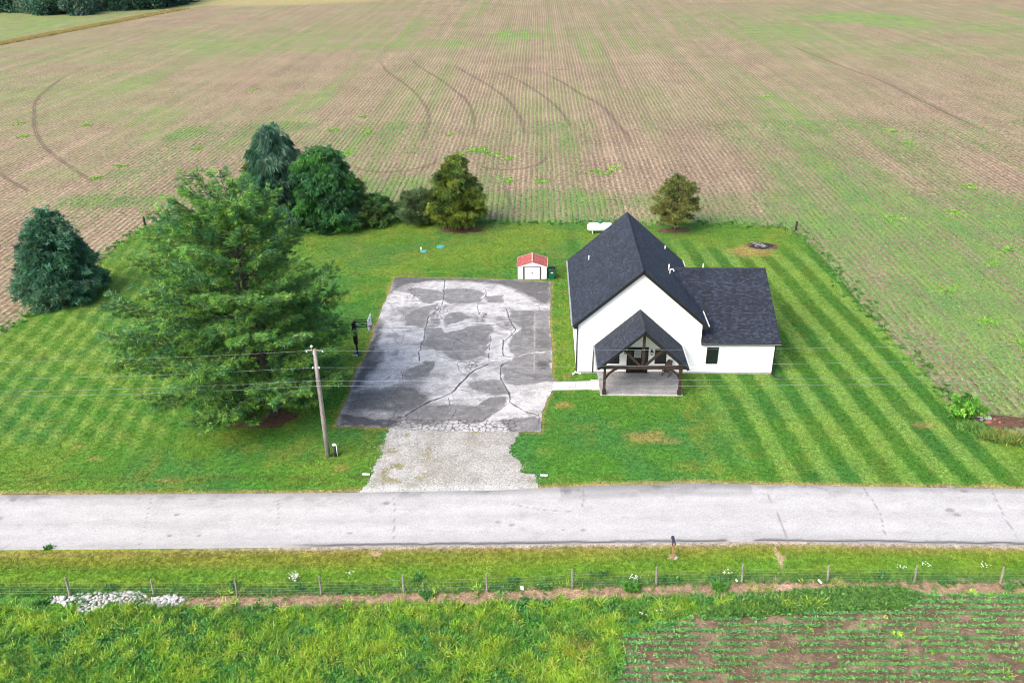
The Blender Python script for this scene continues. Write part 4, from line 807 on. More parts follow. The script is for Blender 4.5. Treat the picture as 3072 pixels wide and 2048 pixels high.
# ---- utility pole, stub and lines
PX, PY = -14.537, 48.253
up_ = thing('utility_pole', 'tall grey weathered utility pole left of the gravel apron', 'utility pole', (PX, PY, 0))
mb = MB(); mb.tube([(PX, PY, 0), (PX, PY, 3), (PX + .02, PY, 6), (PX + .033, PY, 8.40)], [.17, .155, .135, .115], 14); mb.build('pole', M['polewood'], up_, True)
mb = MB(); mb.tube([(PX + .033, PY, 8.395), (PX + .033, PY, 8.43)], [.118, .10], 12); mb.build('pole_top', M['mailwood'], up_)
mb = MB(); mb.tube([(PX - .12, PY - .03, 8.05), (PX - .13, PY - .03, 8.62)], .02, 6); mb.tube([(PX - .6, PY - .05, 8.345), (PX - .14, PY - .05, 8.365)], .022, 6); mb.tube([(PX + .12, PY - .05, 8.36), (PX + .62, PY - .05, 8.345)], .022, 6); mb.build('dead_end_bracket', M['steel'], up_)
mb = MB(); mb.tube([(PX - .13, PY - .03, 8.58), (PX - .13, PY - .03, 8.63), (PX - .13, PY - .03, 8.66), (PX - .13, PY - .03, 8.72)], [.05, .10, .09, .04], 10); mb.build('insulator', M['whitepvc'], up_, True)
for dx_ in (-.5, .55):
    mb = MB(); mb.tube([(PX + dx_, PY - .05, 8.34), (PX + dx_, PY - .05, 8.26), (PX + dx_ + .05, PY - .05, 8.22)], [.03, .035, .02], 8); mb.build('insulator', M['whitepvc'], up_)
for dx_ in (-.22, .22):
    mb = MB(); mb.tube([(PX + dx_ * .5, PY - .1, 7.12), (PX + dx_, PY - .1, 7.11)], .02, 6); mb.tube([(PX + dx_, PY - .1, 7.15), (PX + dx_, PY - .1, 7.04)], .035, 8); mb.build('insulator', M['whitepvc'], up_)
mb = MB(); mb.beam((PX - .14, PY - .16, 6.14), (PX + .16, PY - .16, 6.14), .04, .06); mb.build('cable_clamp', M['steel'], up_); mb = MB(); mb.beam((PX - .14, PY - .17, 5.74), (PX + .16, PY - .17, 5.74), .04, .06); mb.build('cable_clamp', M['steel'], up_)
mb = MB(); mb.tube([(PX - .13, PY - .12, .1), (PX - .10, PY - .12, 3), (PX - .09, PY - .10, 7.9)], .012, 5); mb.build('ground_wire', M['wire'], up_)
for z0, sgL, eR, r, mt, yo, lab in ((8.345, 1.05, 1.15, .006, 'wire', -.05, 'topmost thin overhead power line crossing the yard'), (7.115, 1.05, 1.40, .006, 'wire', -.1, 'second overhead line from the top, thin and pale'), (6.175, 1.05, 1.14, .008, 'cable', -.19, 'third overhead line from the top, thicker grey cable'), (5.775, 1.05, 1.05, .009, 'cable', -.2, 'lowest overhead line, thick grey communication cable')):
    P = []
    for k in range(13): f = k / 12; P.append((PX - 60 * (1 - f), PY + yo, z0 - sgL * 4 * f * (1 - f)))
    for k in range(1, 17): f = k / 16; P.append((PX + 60 * f, PY + yo, z0 + eR * f - .30 * 4 * f * (1 - f)))
    mb = MB(); mb.tube(P, r, 5); mb.build('overhead_line', M[mt], None, True, label=lab, cat='power line', group='overhead lines along the road')
sp = g(1007, 1368); o = thing('marker_stub', 'short dark wooden stub with white cap beside the utility pole', 'post', (sp[0], sp[1], 0))
mb = MB(); mb.tube([(sp[0], sp[1], 0), (sp[0], sp[1], .95)], [.11, .105], 12); mb.build('stub', M['darkwood'], o, True); mb = MB(); mb.tube([(sp[0], sp[1], .93), (sp[0], sp[1], 1.0), (sp[0], sp[1], 1.05)], [.122, .122, .06], 12); mb.build('cap', M['whitepvc'], o, True); mb = MB(); mb.tube([(sp[0] + .14, sp[1] - .02, 0), (sp[0] + .13, sp[1] - .02, .97)], .028, 8); mb.build('conduit', M['whitepvc'], o, True)
# ---- drain pipe ends either side of the apron
for (u, v, lab) in ((1098, 1421, 'white drain pipe end in the grass left of the gravel'), (1632, 1424, 'white drain pipe end in the grass right of the gravel')):
    p = g(u, v, .08); mb = MB(); P = [(p[0] - .24, p[1], .06), (p[0] + .24, p[1], .05)]; n = 12
    mb.tube([P[0], P[1]], .065, n, False); mb.tube([P[1], P[0]], .055, n, False); mb.build('drain_pipe', M['whitepvc'], None, True, label=lab, cat='pipe', group='drain pipe ends beside the gravel apron')
# ---- mailbox
p = g(2018, 1672); mx_, my_ = p[0], p[1]; o = thing('mailbox', 'black mailbox on a tan wooden post at the near road edge', 'mailbox', (mx_, my_, 0))
mb = MB(); mb.beam((mx_, my_, 0), (mx_ - .02, my_, 1.05), .10, .10, (0, 1, 0)); mb.build('post', M['mailwood'], o); mb = MB(); mb.beam((mx_ - .02, my_ - .12, 1.03), (mx_ - .02, my_ + .3, 1.03), .18, .03); mb.beam((mx_ - .02, my_ + .2, 1.0), (mx_ - .01, my_ + .03, .75), .06, .06); mb.build('bracket', M['mailwood'], o)
pr = [(-.1, 1.05), (.1, 1.05), (.1, 1.19)] + [(.1 * math.cos(t), 1.19 + .1 * math.sin(t)) for t in np.linspace(.3, math.pi - .3, 7)] + [(-.1, 1.19)]
mb = MB(); mb.prism([(mx_ - .03 + a, b) for a, b in pr], 'y', my_ - .16, my_ + .42); mb.build('box', M['mailblack'], o, False); mb = MB(); mb.prism([(mx_ - .03 + a * .62, 1.07 + (b - 1.05) * .72) for a, b in pr], 'y', my_ - .175, my_ - .1605); mb.build('back_plate', M['mailwood'], o)
mb = MB(); mb.box(mx_ - .135, mx_ - .131, my_ + .1, my_ + .14, 1.15, 1.32); mb.build('flag', M['whitepvc'], o)
def stone_mesh(seed, flat=.62):
    R = np.random.default_rng(seed); V = []; F = []; n1, n2 = 4, 7; sx, sy_, sz = 1 + .5 * R.random(), .75 + .3 * R.random(), flat
    V.append((0, 0, -sz))
    for i in range(1, n1):
        th = math.pi * i / n1
        for j in range(n2): ph = 2 * math.pi * (j + .5 * (i % 2)) / n2; q = .8 + .4 * R.random(); V.append((q * sx * math.sin(th) * math.cos(ph), q * sy_ * math.sin(th) * math.sin(ph), -q * sz * math.cos(th)))
    V.append((0, 0, sz * .95)); top = len(V) - 1
    for j in range(n2): F.append((0, 1 + (j + 1) % n2, 1 + j)); F.append((top, 1 + (n1 - 2) * n2 + j, 1 + (n1 - 2) * n2 + (j + 1) % n2))
    for i in range(n1 - 2):
        for j in range(n2): a = 1 + i * n2; F.append((a + j, a + (j + 1) % n2, a + n2 + (j + 1) % n2, a + n2 + j))
    me = mesh_np('stone', np.array(V), F); me.materials.append(M['stone']); return me
SM = [stone_mesh(i) for i in range(9)]
def put(name, me, loc, scale, rot, parent=None, **kw):
    o = bpy.data.objects.new(name, me); org = ORG.get(parent.name, np.zeros(3)) if parent is not None else np.zeros(3); o.location = np.array(loc) - org; o.scale = (scale,) * 3 if np.isscalar(scale) else scale; o.rotation_euler = rot; return finish(o, parent, **kw)
cpile = g(2030, 1672); o = thing('stone_cluster', 'few white stones at the foot of the mailbox post', 'stones', (mx_ + .15, my_ - .1, 0))
for k in range(5): put('stone', SM[k], (mx_ + .08 + .22 * random.random(), my_ - .18 + .2 * random.random(), .04), (.04 + .03 * random.random()), (0, 0, 6 * random.random()), o)
# ---- riprap
RIP = g2([(150, 1800), (165, 1788), (260, 1780), (330, 1778), (420, 1775), (440, 1788), (455, 1795), (500, 1786), (545, 1790), (560, 1800), (540, 1812), (480, 1822), (430, 1815), (380, 1815), (300, 1822), (270, 1840), (240, 1835), (230, 1818), (190, 1815)])
rc = RIP.mean(0); rip = thing('riprap_pile', 'spread of white limestone riprap beside the fence at lower left', 'stones', (rc[0], rc[1], 0))
R = np.random.default_rng(21); pts = []; lo, hi = RIP.min(0), RIP.max(0)
for _ in range(9000):
    q = lo + (hi - lo) * R.random(2)
    if not inpoly(np.array([q[0]]), np.array([q[1]]), RIP)[0]: continue
    r = .085 + .085 * R.random() ** 1.5
    if all((q[0] - a) ** 2 + (q[1] - b) ** 2 > ((r + c) * .80) ** 2 for a, b, c in pts): pts.append((q[0], q[1], r))
    if len(pts) > 285: break
for i, (a, b, r) in enumerate(pts): put('stone', SM[i % 9], (a, b, r * .38), r * (.85, 1.0, 1.12)[i % 3], (R.random() * .8 - .4, R.random() * .8 - .4, R.random() * 6), rip)
# ---- wire fence
fence = thing('wire_fence', 'rusty field fence of thin wires on leaning grey wooden posts', 'fence', (0, 35.4, 0))
tops = [None, (195, 1733), (452, 1738), (703, 1735), (957, 1730), (1207, 1724), (1459, 1711), (1717, 1701), (1971, 1698), (2230, 1694), (2487, 1696), (2752, 1697), (3013, 1700), None]
PT = []
for i, (fp, tp) in enumerate(zip(FP, tops)):
    if tp is None: t_ = np.array([fp[0], fp[1], 1.2])
    else: t_ = aty(tp[0], tp[1], fp[1]); t_ = np.array([t_[0], fp[1] + .03, min(max(t_[2], 1.0), 1.3)])
    b_ = np.array([fp[0], fp[1], 0]); PT.append((b_, t_)); r = .055 + .012 * random.random()
    mb = MB(); mb.tube([b_, (b_ + t_) / 2 + [.02 * random.random(), 0, 0], t_], [r * 1.05, r, r * .92], 9); mb.build('post', M['wood'], fence)
for hgt in (.25, .42, .60, .80, 1.0):
    P = []
    for (b0, t0), (b1, t1) in zip(PT[:-1], PT[1:]):
        for k in range(4): f = k / 4; a = b0 + (t0 - b0) * hgt / t0[2]; c = b1 + (t1 - b1) * hgt / t1[2]; q = a + (c - a) * f; P.append((q[0], q[1] - .062, q[2] - .05 * f * (1 - f) * (1 + hgt)))
    mb = MB(); mb.tube(P, .0032, 4); mb.build('wire', M['wire'], fence)
# ---- far corner posts
for (u, v, lab) in ((435, 675, 'dark wooden corner post at the left back corner of the lawn'), (2387, 690, 'dark wooden corner post at the right back corner of the lawn')):
    p = g(u, v); o = thing('corner_post', lab, 'post', (p[0], p[1], 0), 'corner posts of the lawn'); mb = MB(); mb.tube([(p[0], p[1], 0), (p[0] + .02, p[1], 1.1)], [.13, .12], 10); mb.build('post', M['darkwood'], o); mb = MB(); mb.tube([(p[0] + .02, p[1], 1.09), (p[0] + .02, p[1], 1.14)], [.125, .08], 10); mb.build('post_top', M['wood'], o)
# ---- propane tank
p = g(1778, 703); ty = p[1] + .55; tx0 = g(1762, 690, .62)[0]; tl = 3.0
tank = thing('propane_tank', 'white horizontal propane tank with green dome, half hidden behind the house', 'propane tank', (tx0 + tl / 2, ty, 0)); r = .48; zc = .70
P = []; Rr = []
for t in np.linspace(0, math.pi / 2, 7): P.append((tx0 + .38 - .38 * math.cos(t), ty, zc)); Rr.append(max(r * math.sin(t), .01))
for t in np.linspace(math.pi / 2, 0, 7): P.append((tx0 + tl - .38 + .38 * math.cos(t), ty, zc)); Rr.append(max(r * math.sin(t), .01))
mb = MB(); mb.tube(P, Rr, 28); mb.build('vessel', M['whitetank'], tank, True)
mb = MB(); mb.tube([(tx0 + tl / 2, ty, zc + r - .05), (tx0 + tl / 2, ty, zc + r + .14), (tx0 + tl / 2, ty, zc + r + .22), (tx0 + tl / 2, ty, zc + r + .26)], [.22, .22, .16, .03], 16); mb.build('dome', M['tankgreen'], tank, True)
for dx_ in (.62, tl - .62):
    for dy in (-.3, .3): mb = MB(); mb.box(tx0 + dx_ - .04, tx0 + dx_ + .04, ty + dy - .05, ty + dy + .05, 0, zc - r + .14); mb.build('leg', M['whitetank'], tank)
# ---- septic lids
for (u, v, wd, lab) in ((1272, 755, .36, 'teal septic lid set in the back lawn beside a short white pipe'), (1322, 741, .48, 'larger teal septic lid in the back lawn with dark bolts')):
    p = g(u, v); o = thing('septic_lid', lab, 'lid', (p[0], p[1], 0), 'septic lids in the back lawn'); mb = MB(); mb.tube([(p[0], p[1], .0), (p[0], p[1], .08), (p[0], p[1], .10)], [wd, wd, wd * .86], 18); mb.build('cover', M['lidteal'], o)
    for k in range(5): t = k * 1.257; mb = MB(); mb.tube([(p[0] + wd * .7 * math.cos(t), p[1] + wd * .7 * math.sin(t), .1), (p[0] + wd * .7 * math.cos(t), p[1] + wd * .7 * math.sin(t), .118)], .035, 6); mb.build('bolt', M['rubber'], o)
p = g(1265, 752); mb = MB(); mb.tube([(p[0] - .05, p[1], 0), (p[0] - .05, p[1], .42)], .07, 10); mb.build('clean_out_pipe', M['whitepvc'], None, True, label='short white clean-out pipe standing by a teal lid', cat='pipe')
# ---- fire pit
p = g(2286, 738); fx, fy = p[0], p[1]; pit = thing('fire_pit', 'burnt-out fire pit of ash and charred sticks in the back lawn', 'fire pit', (fx, fy, 0))
def disc(name, x, y, rx_, ry_, z, h, mat, parent, seed=0, nr=8, na=30, rough=.03):
    R = np.random.default_rng(seed); V = [(x, y, z + h)]; F = []
    ph = R.random(4) * 6
    for i in range(1, nr + 1):
        for j in range(na):
            t = 2 * math.pi * j / na; q = i / nr; e = 1 + .10 * math.sin(2 * t + ph[0]) + .08 * math.sin(5 * t + ph[1]) + .05 * math.sin(9 * t + ph[2]); V.append((x + rx_ * q * e * math.cos(t), y + ry_ * q * e * math.sin(t), z + h * (1 - q * q) + (rough * (R.random() - .3) if i < nr else 0)))
    for j in range(na): F.append((0, 1 + j, 1 + (j + 1) % na))
    for i in range(nr - 1):
        for j in range(na): a = 1 + i * na; F.append((a + j, a + na + j, a + na + (j + 1) % na, a + (j + 1) % na))
    return obj_np(name, V, F, mat, parent, None, True)
disc('scorched_earth', fx, fy, 1.75, 1.15, .006, .02, M['mulch'], pit, 1); disc('burnt_bed', fx - .05, fy, 1.4, .9, .012, .06, M['char'], pit, 4); disc('ash', fx - .15, fy - .1, .75, .5, .04, .10, M['ash'], pit, 2)
R = np.random.default_rng(8)
for k in range(34):
    t = R.random() * 6.28; q = R.random() ** .5; a = np.array((fx - .1 + 1.15 * q * math.cos(t), fy + .75 * q * math.sin(t), .10 + .10 * R.random())); d = R.random() * 3.14; L = .2 + .45 * R.random(); b = a + [L * math.cos(d), L * math.sin(d) * .8, .06 * (R.random() - .3)]
    mb = MB(); mb.tube([a, b], [.03, .02], 5); mb.build('charred_stick', M['char'] if k % 3 else M['found'], pit)
# ---- rubble by the right-hand field edge
rp = g(2955, 1262); rub = thing('rubble_heap', 'heap of broken brick and concrete slabs at the right field edge', 'rubble', (rp[0], rp[1], 0))
disc('dead_brush', rp[0] + .9, rp[1] - .1, 2.6, .9, -.01, .09, M['mulch'], rub, 5, rough=.10)
for k, (u, v, sx, sy_, h, mt, rz) in enumerate(((2965, 1267, .42, .28, .16, 'brick', .3), (2963, 1256, .45, .3, .2, 'walk', .2), (2938, 1249, .5, .12, .1, 'walk', -.3), (2936, 1243, .5, .1, .08, 'black', -.2), (2985, 1258, .25, .16, .12, 'brick', 1.0), (2945, 1258, .28, .2, .1, 'found', .7), (2998, 1266, .2, .14, .1, 'brick', .4))):
    q = g(u, v, .1); mb = MB(); c, s = math.cos(rz), math.sin(rz); mb.beam((q[0] - sx / 2 * c, q[1] - sx / 2 * s, h / 2), (q[0] + sx / 2 * c, q[1] + sx / 2 * s, h / 2 + .03), sy_, h); mb.build('block', M[mt], rub)
# ---- litter
for (u, v, s_, rz, lab) in ((1566, 1762, .09, .2, 'white square of paper lying by the fence near the middle'), (2460, 1742, .10, 1.0, 'crumpled white wrapper on bare soil right of the fence post'), (2210, 1738, .06, .5, 'small pale cup lying at the foot of a fence post')):
    p = g(u, v, .15); V = []; n = 5; R = np.random.default_rng(int(u))
    for i in range(n):
        for j in range(n): a, b = (i / (n - 1) - .5) * 2 * s_, (j / (n - 1) - .5) * 2.4 * s_; V.append((p[0] + a * math.cos(rz) - b * math.sin(rz), p[1] + (a * math.sin(rz) + b * math.cos(rz)) * .8, .05 + (b + s_) * .7 + .02 * R.random()))
    I = np.arange(n * n).reshape(n, n); F = np.stack([I[:-1, :-1], I[1:, :-1], I[1:, 1:], I[:-1, 1:]], -1).reshape(-1, 4)
    V = np.vstack([np.array(V), np.array(V) + [0, .004, -.004]]); F = np.vstack([F, F[:, ::-1] + n * n]); obj_np('litter', V, F, M['label'], None, None, True, label=lab, cat='litter', group='litter along the fence')
# ================================================================== VEGETATION
def unit(a): return a / (np.linalg.norm(a, axis=-1, keepdims=True) + 1e-9)
def blades(P, D, L, Wd, droop, C, R, kind='diamond'):
    """many flat leaves / needles / grass blades at once -> verts, tris, colours"""
    n = len(P); D = unit(D); rv = unit(R.normal(size=(n, 3))); S = unit(np.cross(D, rv)); L = np.broadcast_to(L, n)[:, None]; Wd = np.broadcast_to(Wd, n)[:, None]; dr = np.zeros((n, 3)); dr[:, 2] = -np.broadcast_to(droop, n)
    if kind == 'tri':
        V = np.stack([P - S * Wd / 2, P + S * Wd / 2, P + D * L + dr * L], 1).reshape(-1, 3); F = np.arange(n * 3).reshape(n, 3); k = 3
    elif kind == 'diamond':
        Mp = P + D * L * .45 + dr * L * .15; V = np.stack([P, Mp + S * Wd / 2, P + D * L + dr * L, Mp - S * Wd / 2], 1).reshape(-1, 3); b = np.arange(n)[:, None] * 4; F = np.concatenate([b + [[0, 1, 2]], b + [[0, 2, 3]]]); k = 4
    else:  # grass blade with a bend
        Mp = P + D * L * .55; V = np.stack([P - S * Wd / 2, P + S * Wd / 2, Mp + S * Wd * .4, Mp - S * Wd * .4, P + D * L * .92 + dr * L], 1).reshape(-1, 3); b = np.arange(n)[:, None] * 5; F = np.concatenate([b + [[0, 1, 2]], b + [[0, 2, 3]], b + [[3, 2, 4]]]); k = 5
    return V, F, np.repeat(C, k, 0)
def foliage(name, parts, parent=None, mat=None, **kw):
    Vs, Fs, Cs = [], [], []; n = 0
    for V, F, C in parts: Vs.append(V); Fs.append(F + n); Cs.append(C); n += len(V)
    return obj_np(name, np.vstack(Vs), np.vstack(Fs), mat or M['leaf'], parent, {'Col': np.vstack(Cs)}, **kw)
def pal(R, n, cols, jit=.18):
    cols = np.array(cols); k = R.integers(0, len(cols), n); return np.clip(cols[k] * (1 + jit * R.normal(size=(n, 1))) * (1 + .06 * R.normal(size=(n, 3))), .003, .6)
def trunk_mesh(P, Rr, parent, name='trunk', n=10):
    mb = MB(); mb.tube(P, Rr, n); return mb.build(name, M['bark'], parent, True)

def dense_conifer(name, label, base, h, prof, cols, seed, ncl, nb=14, bl=.42, bw=.09, droop=.35, upd=.25, lump=(5, 4, .28), group=None, z0=.1, trunk_r=.2, spread=.75, lean=(0, 0), trunks=1, tips=None, asym=0, az0=0, gain=2.35):
    R = np.random.default_rng(seed); o = thing(name, label, 'tree', (base[0], base[1], 0), group); bx, by = base[0], base[1]
    top = np.array([bx + lean[0], by + lean[1], h]); mb = MB()
    for k in range(trunks):
        ox = (k - (trunks - 1) / 2) * .9; mb.tube([(bx + ox, by, -.05), (bx + ox * .7, by, h * .25), (bx + lean[0] * .6, by + lean[1] * .6, h * .6), (top[0], top[1], h * .93)], [trunk_r * 1.15, trunk_r * .85, trunk_r * .5, .03], 9)
    for k in range(26):   # limbs
        t = .12 + .8 * k / 26; a = k * 2.4; z = z0 + (h - z0) * t; r = prof(t) * .8; c = np.array([bx + lean[0] * t, by + lean[1] * t, z]); mb.tube([c, c + [r * .5 * math.cos(a), r * .5 * math.sin(a), .12 * r], c + [r * math.cos(a), r * math.sin(a), .1 * r - droop * .3]], [trunk_r * .3 * (1 - t * .6), trunk_r * .2 * (1 - t * .6), .012], 5)
    mb.build('trunk', M['bark'], o, True)
    # branch pads over the surface, each a drooping bunch of sprays; the rest fills the inside
    tt = np.linspace(0, 1, 300); pw = np.array([prof(x) for x in tt]) + .12; cdf = np.cumsum(pw); cdf /= cdf[-1]
    npad = max(26, ncl // 22); tp = np.interp(R.random(npad), cdf, tt); ap = R.random(npad) * 2 * math.pi; lf = lump[2]
    rp_ = np.array([prof(x) for x in tp]) * (1 + lf * 1.6 * (fbm(ap / (2 * math.pi) * lump[0] * 2, tp * lump[1] * 3, seed % 7, 3) - .5) + lf * .35 * R.normal(size=npad)) * (1 + asym * np.cos(ap - az0))
    pc = np.c_[bx + lean[0] * tp + rp_ * np.cos(ap), by + lean[1] * tp + rp_ * np.sin(ap), z0 + (h - z0) * tp]
    nin = ncl // 5; pid = R.integers(0, npad, ncl - nin); ps = .30 + .055 * h; off = R.normal(size=(ncl - nin, 3)) * [ps * .42, ps * .42, ps * .20]
    rad = np.c_[np.cos(ap), np.sin(ap)][pid]; al = (off[:, :2] * rad).sum(1); off[:, 2] -= droop * .45 * np.maximum(al, 0)
    Ps = pc[pid] + off; ti = np.interp(R.random(nin), cdf, tt); ai = R.random(nin) * 2 * math.pi; ri = np.array([prof(x) for x in ti]) * (.3 + .5 * R.random(nin))
    Pi = np.c_[bx + lean[0] * ti + ri * np.cos(ai), by + lean[1] * ti + ri * np.sin(ai), z0 + (h - z0) * ti]
    P = np.vstack([Ps, Pi]); P[:, 2] = np.maximum(P[:, 2], .08); az = np.arctan2(P[:, 1] - by, P[:, 0] - bx); t = np.clip((P[:, 2] - z0) / (h - z0), 0, 1); ca, sa = np.cos(az), np.sin(az)
    padtone = (1 + .30 * R.normal(size=npad))
    tone = pal(R, ncl, cols); tone[:ncl - nin] *= np.clip(padtone[pid], .55, 1.6)[:, None]; out = np.c_[ca, sa, np.full(ncl, upd)]
    if tips is not None:
        k = fbm(az * 1.3, t * 6, (seed + 3) % 7); f = sstep(.5, .66, k)[:, None] * .7; tone = tone * (1 - f) + np.array(tips) * f * (1 + .15 * R.normal(size=(ncl, 1)))
    nb += 3; bl *= .88; bw *= .8; Pn = np.repeat(P, nb, 0); Dn = np.repeat(out, nb, 0) + spread * R.normal(size=(ncl * nb, 3)) * [1, 1, .8]; L = bl * (.55 + .7 * R.random(ncl * nb)); C = np.repeat(tone, nb, 0) * (1 + .13 * R.normal(size=(ncl * nb, 1)))
    Pn = Pn + R.normal(size=Pn.shape) * bl * .22; Pn[:, 2] = np.maximum(Pn[:, 2], .06)
    V, F, C = blades(Pn, Dn, L, bw * (.6 + .8 * R.random(len(L))), droop * (.5 + R.random(len(L))), np.clip(C * gain, .003, .6), R)
    V[:, 2] = np.maximum(V[:, 2], .02); foliage('crown', [(V, F, C)], o); return o

def cone(rb_, p=.8, low=.12, round_=.0):
    return lambda t: rb_ * (1 - t) ** p * min(1, (t / low) ** .6 if t < low else 1) + round_
BG = [(.030, .072, .050), (.022, .058, .036), (.042, .090, .064), (.026, .064, .030)]
DG = [(.018, .060, .022), (.026, .078, .024), (.014, .048, .020), (.034, .090, .030)]
YG = [(.045, .075, .013), (.032, .060, .013), (.065, .086, .014), (.024, .046, .012)]
OLV = [(.066, .078, .018), (.05, .066, .016), (.082, .090, .022), (.040, .055, .015)]
b = g(165, 915); dense_conifer('spruce_tree', 'broad dark blue-green spruce at the far left lawn edge', (b[0], b[1] + 2.0), 9.0, lambda t: 3.45 * (1 - t) ** .62 * min(1, .72 + t * 2.2), [(.026, .070, .040), (.018, .054, .030), (.036, .086, .052), (.022, .062, .026)], 3, 5200, 13, .46, .10, .3, .2, (7, 6, .34), tips=(.062, .115, .066))
b = g(835, 692); dense_conifer('spruce_tree', 'tallest blue-green weeping spruce in the back tree group', (b[0] - .2, b[1] + 2.6), 11.6, lambda t: 4.0 * (1 - t) ** .72 * min(1, .8 + t * 2) + .25, BG, 5, 4300, 15, .62, .085,   .85, .05, (6, 6, .5), spread=.6, tips=(.075, .125, .085), group='trees at the back of the lawn')
b = g(960, 702); dense_conifer('evergreen_tree', 'broad rounded dark green evergreen beside the tall weeping spruce', (b[0] + .2, b[1] + 3.0), 9.3, lambda t: 3.9 * math.sqrt(max(0, 1 - (t * 1.0) ** 1.9)) * min(1, .82 + t * 1.2) , DG, 6, 4600, 13, .50, .12, .45, .2, (6, 6, .26), tips=(.045, .13, .022), group='trees at the back of the lawn')
b = g(1068, 688); dense_conifer('juniper_tree', 'bronze-tipped pointed juniper at the right of the back tree group', (b[0] - .2, b[1] + 2.0), 5.6, lambda t: 2.55 * (1 - t) ** .75 * min(1, .8 + t * 2) + .12, [(.03, .062, .016), (.055, .068, .020), (.022, .055, .018), (.07, .072, .022)], 8, 2300, 12, .34, .075, .15, .5, (6, 5, .34), group='trees at the back of the lawn')
b = g(1125, 680); dense_conifer('juniper_shrub', 'low spreading dark green juniper shrub beside the pointed juniper', (b[0], b[1] + 1.6), 3.3, lambda t: 2.25 * math.sqrt(max(0, 1 - t ** 2)) + .05, [(.03, .075, .016), (.05, .085, .02), (.022, .058, .018)], 9, 1700, 12, .34, .08, .15, .4, (6, 4, .3), group='trees at the back of the lawn')
b = g(765, 640); dense_conifer('cedar_tree', 'yellow-green cedar peeking out left of the weeping spruce', (b[0], b[1] + 1.5), 6.2, lambda t: 2.0 * (1 - t) ** .6 * min(1, .7 + t * 2) + .1, YG, 10, 1500, 12, .36, .08, .2, .4, (6, 5, .3), group='trees at the back of the lawn')
b = g(1246, 681); dense_conifer('juniper_shrub', 'small upright grey-green rounded shrub left of the golden cedar', (b[0], b[1] + 1.1), 4.05, lambda t: 1.62 * math.sqrt(max(0, 1 - (2 * t - .85) ** 2 / 1.45)) + .05, [(.040, .066, .026), (.03, .055, .022), (.055, .078, .034)], 12, 1500, 12, .36, .06, -.2, 1.0, (6, 5, .22), z0=.05)
b = g(1372, 682); dense_conifer('golden_cedar', 'golden-green cypress with two stems in a mulch ring', (b[0] - .1, b[1] + .4), 8.4, lambda t: (3.15 * (1 - t) ** .72 * min(1, .55 + t * 3.2)) + .15, YG, 14, 3000, 13, .50, .10, .35, .15, (6, 7, .45), z0=1.0, trunks=2, trunk_r=.17, tips=(.085, .105, .013))
b = g(2026, 690); dense_conifer('cedar_tree', 'small olive-brown cedar with a bare trunk behind the house', (b[0], b[1] + .1), 6.3, lambda t: 2.15 * math.sqrt(max(0, 1 - (2 * t - .8) ** 2 / 1.5)) * (1 - .25 * t) + .05, OLV, 15, 1500, 12, .40, .075, .2, .3, (6, 5, .38), z0=1.5, trunk_r=.16, tips=(.088, .085, .022))
b = g(2905, 1258); o = dense_conifer('leafy_bush', 'round bright green leafy bush beside the rubble heap', (b[0], b[1] + .25), 1.9, lambda t: .92 * math.sqrt(max(0, 1 - (2 * t - .9) ** 2 / 1.3)) + .05, [(.05, .14, .015), (.075, .17, .018), (.035, .105, .016)], 17, 420, 9, .20, .13, .2, .4, (5, 4, .3), z0=.05, trunk_r=.05); o['category'] = 'bush'

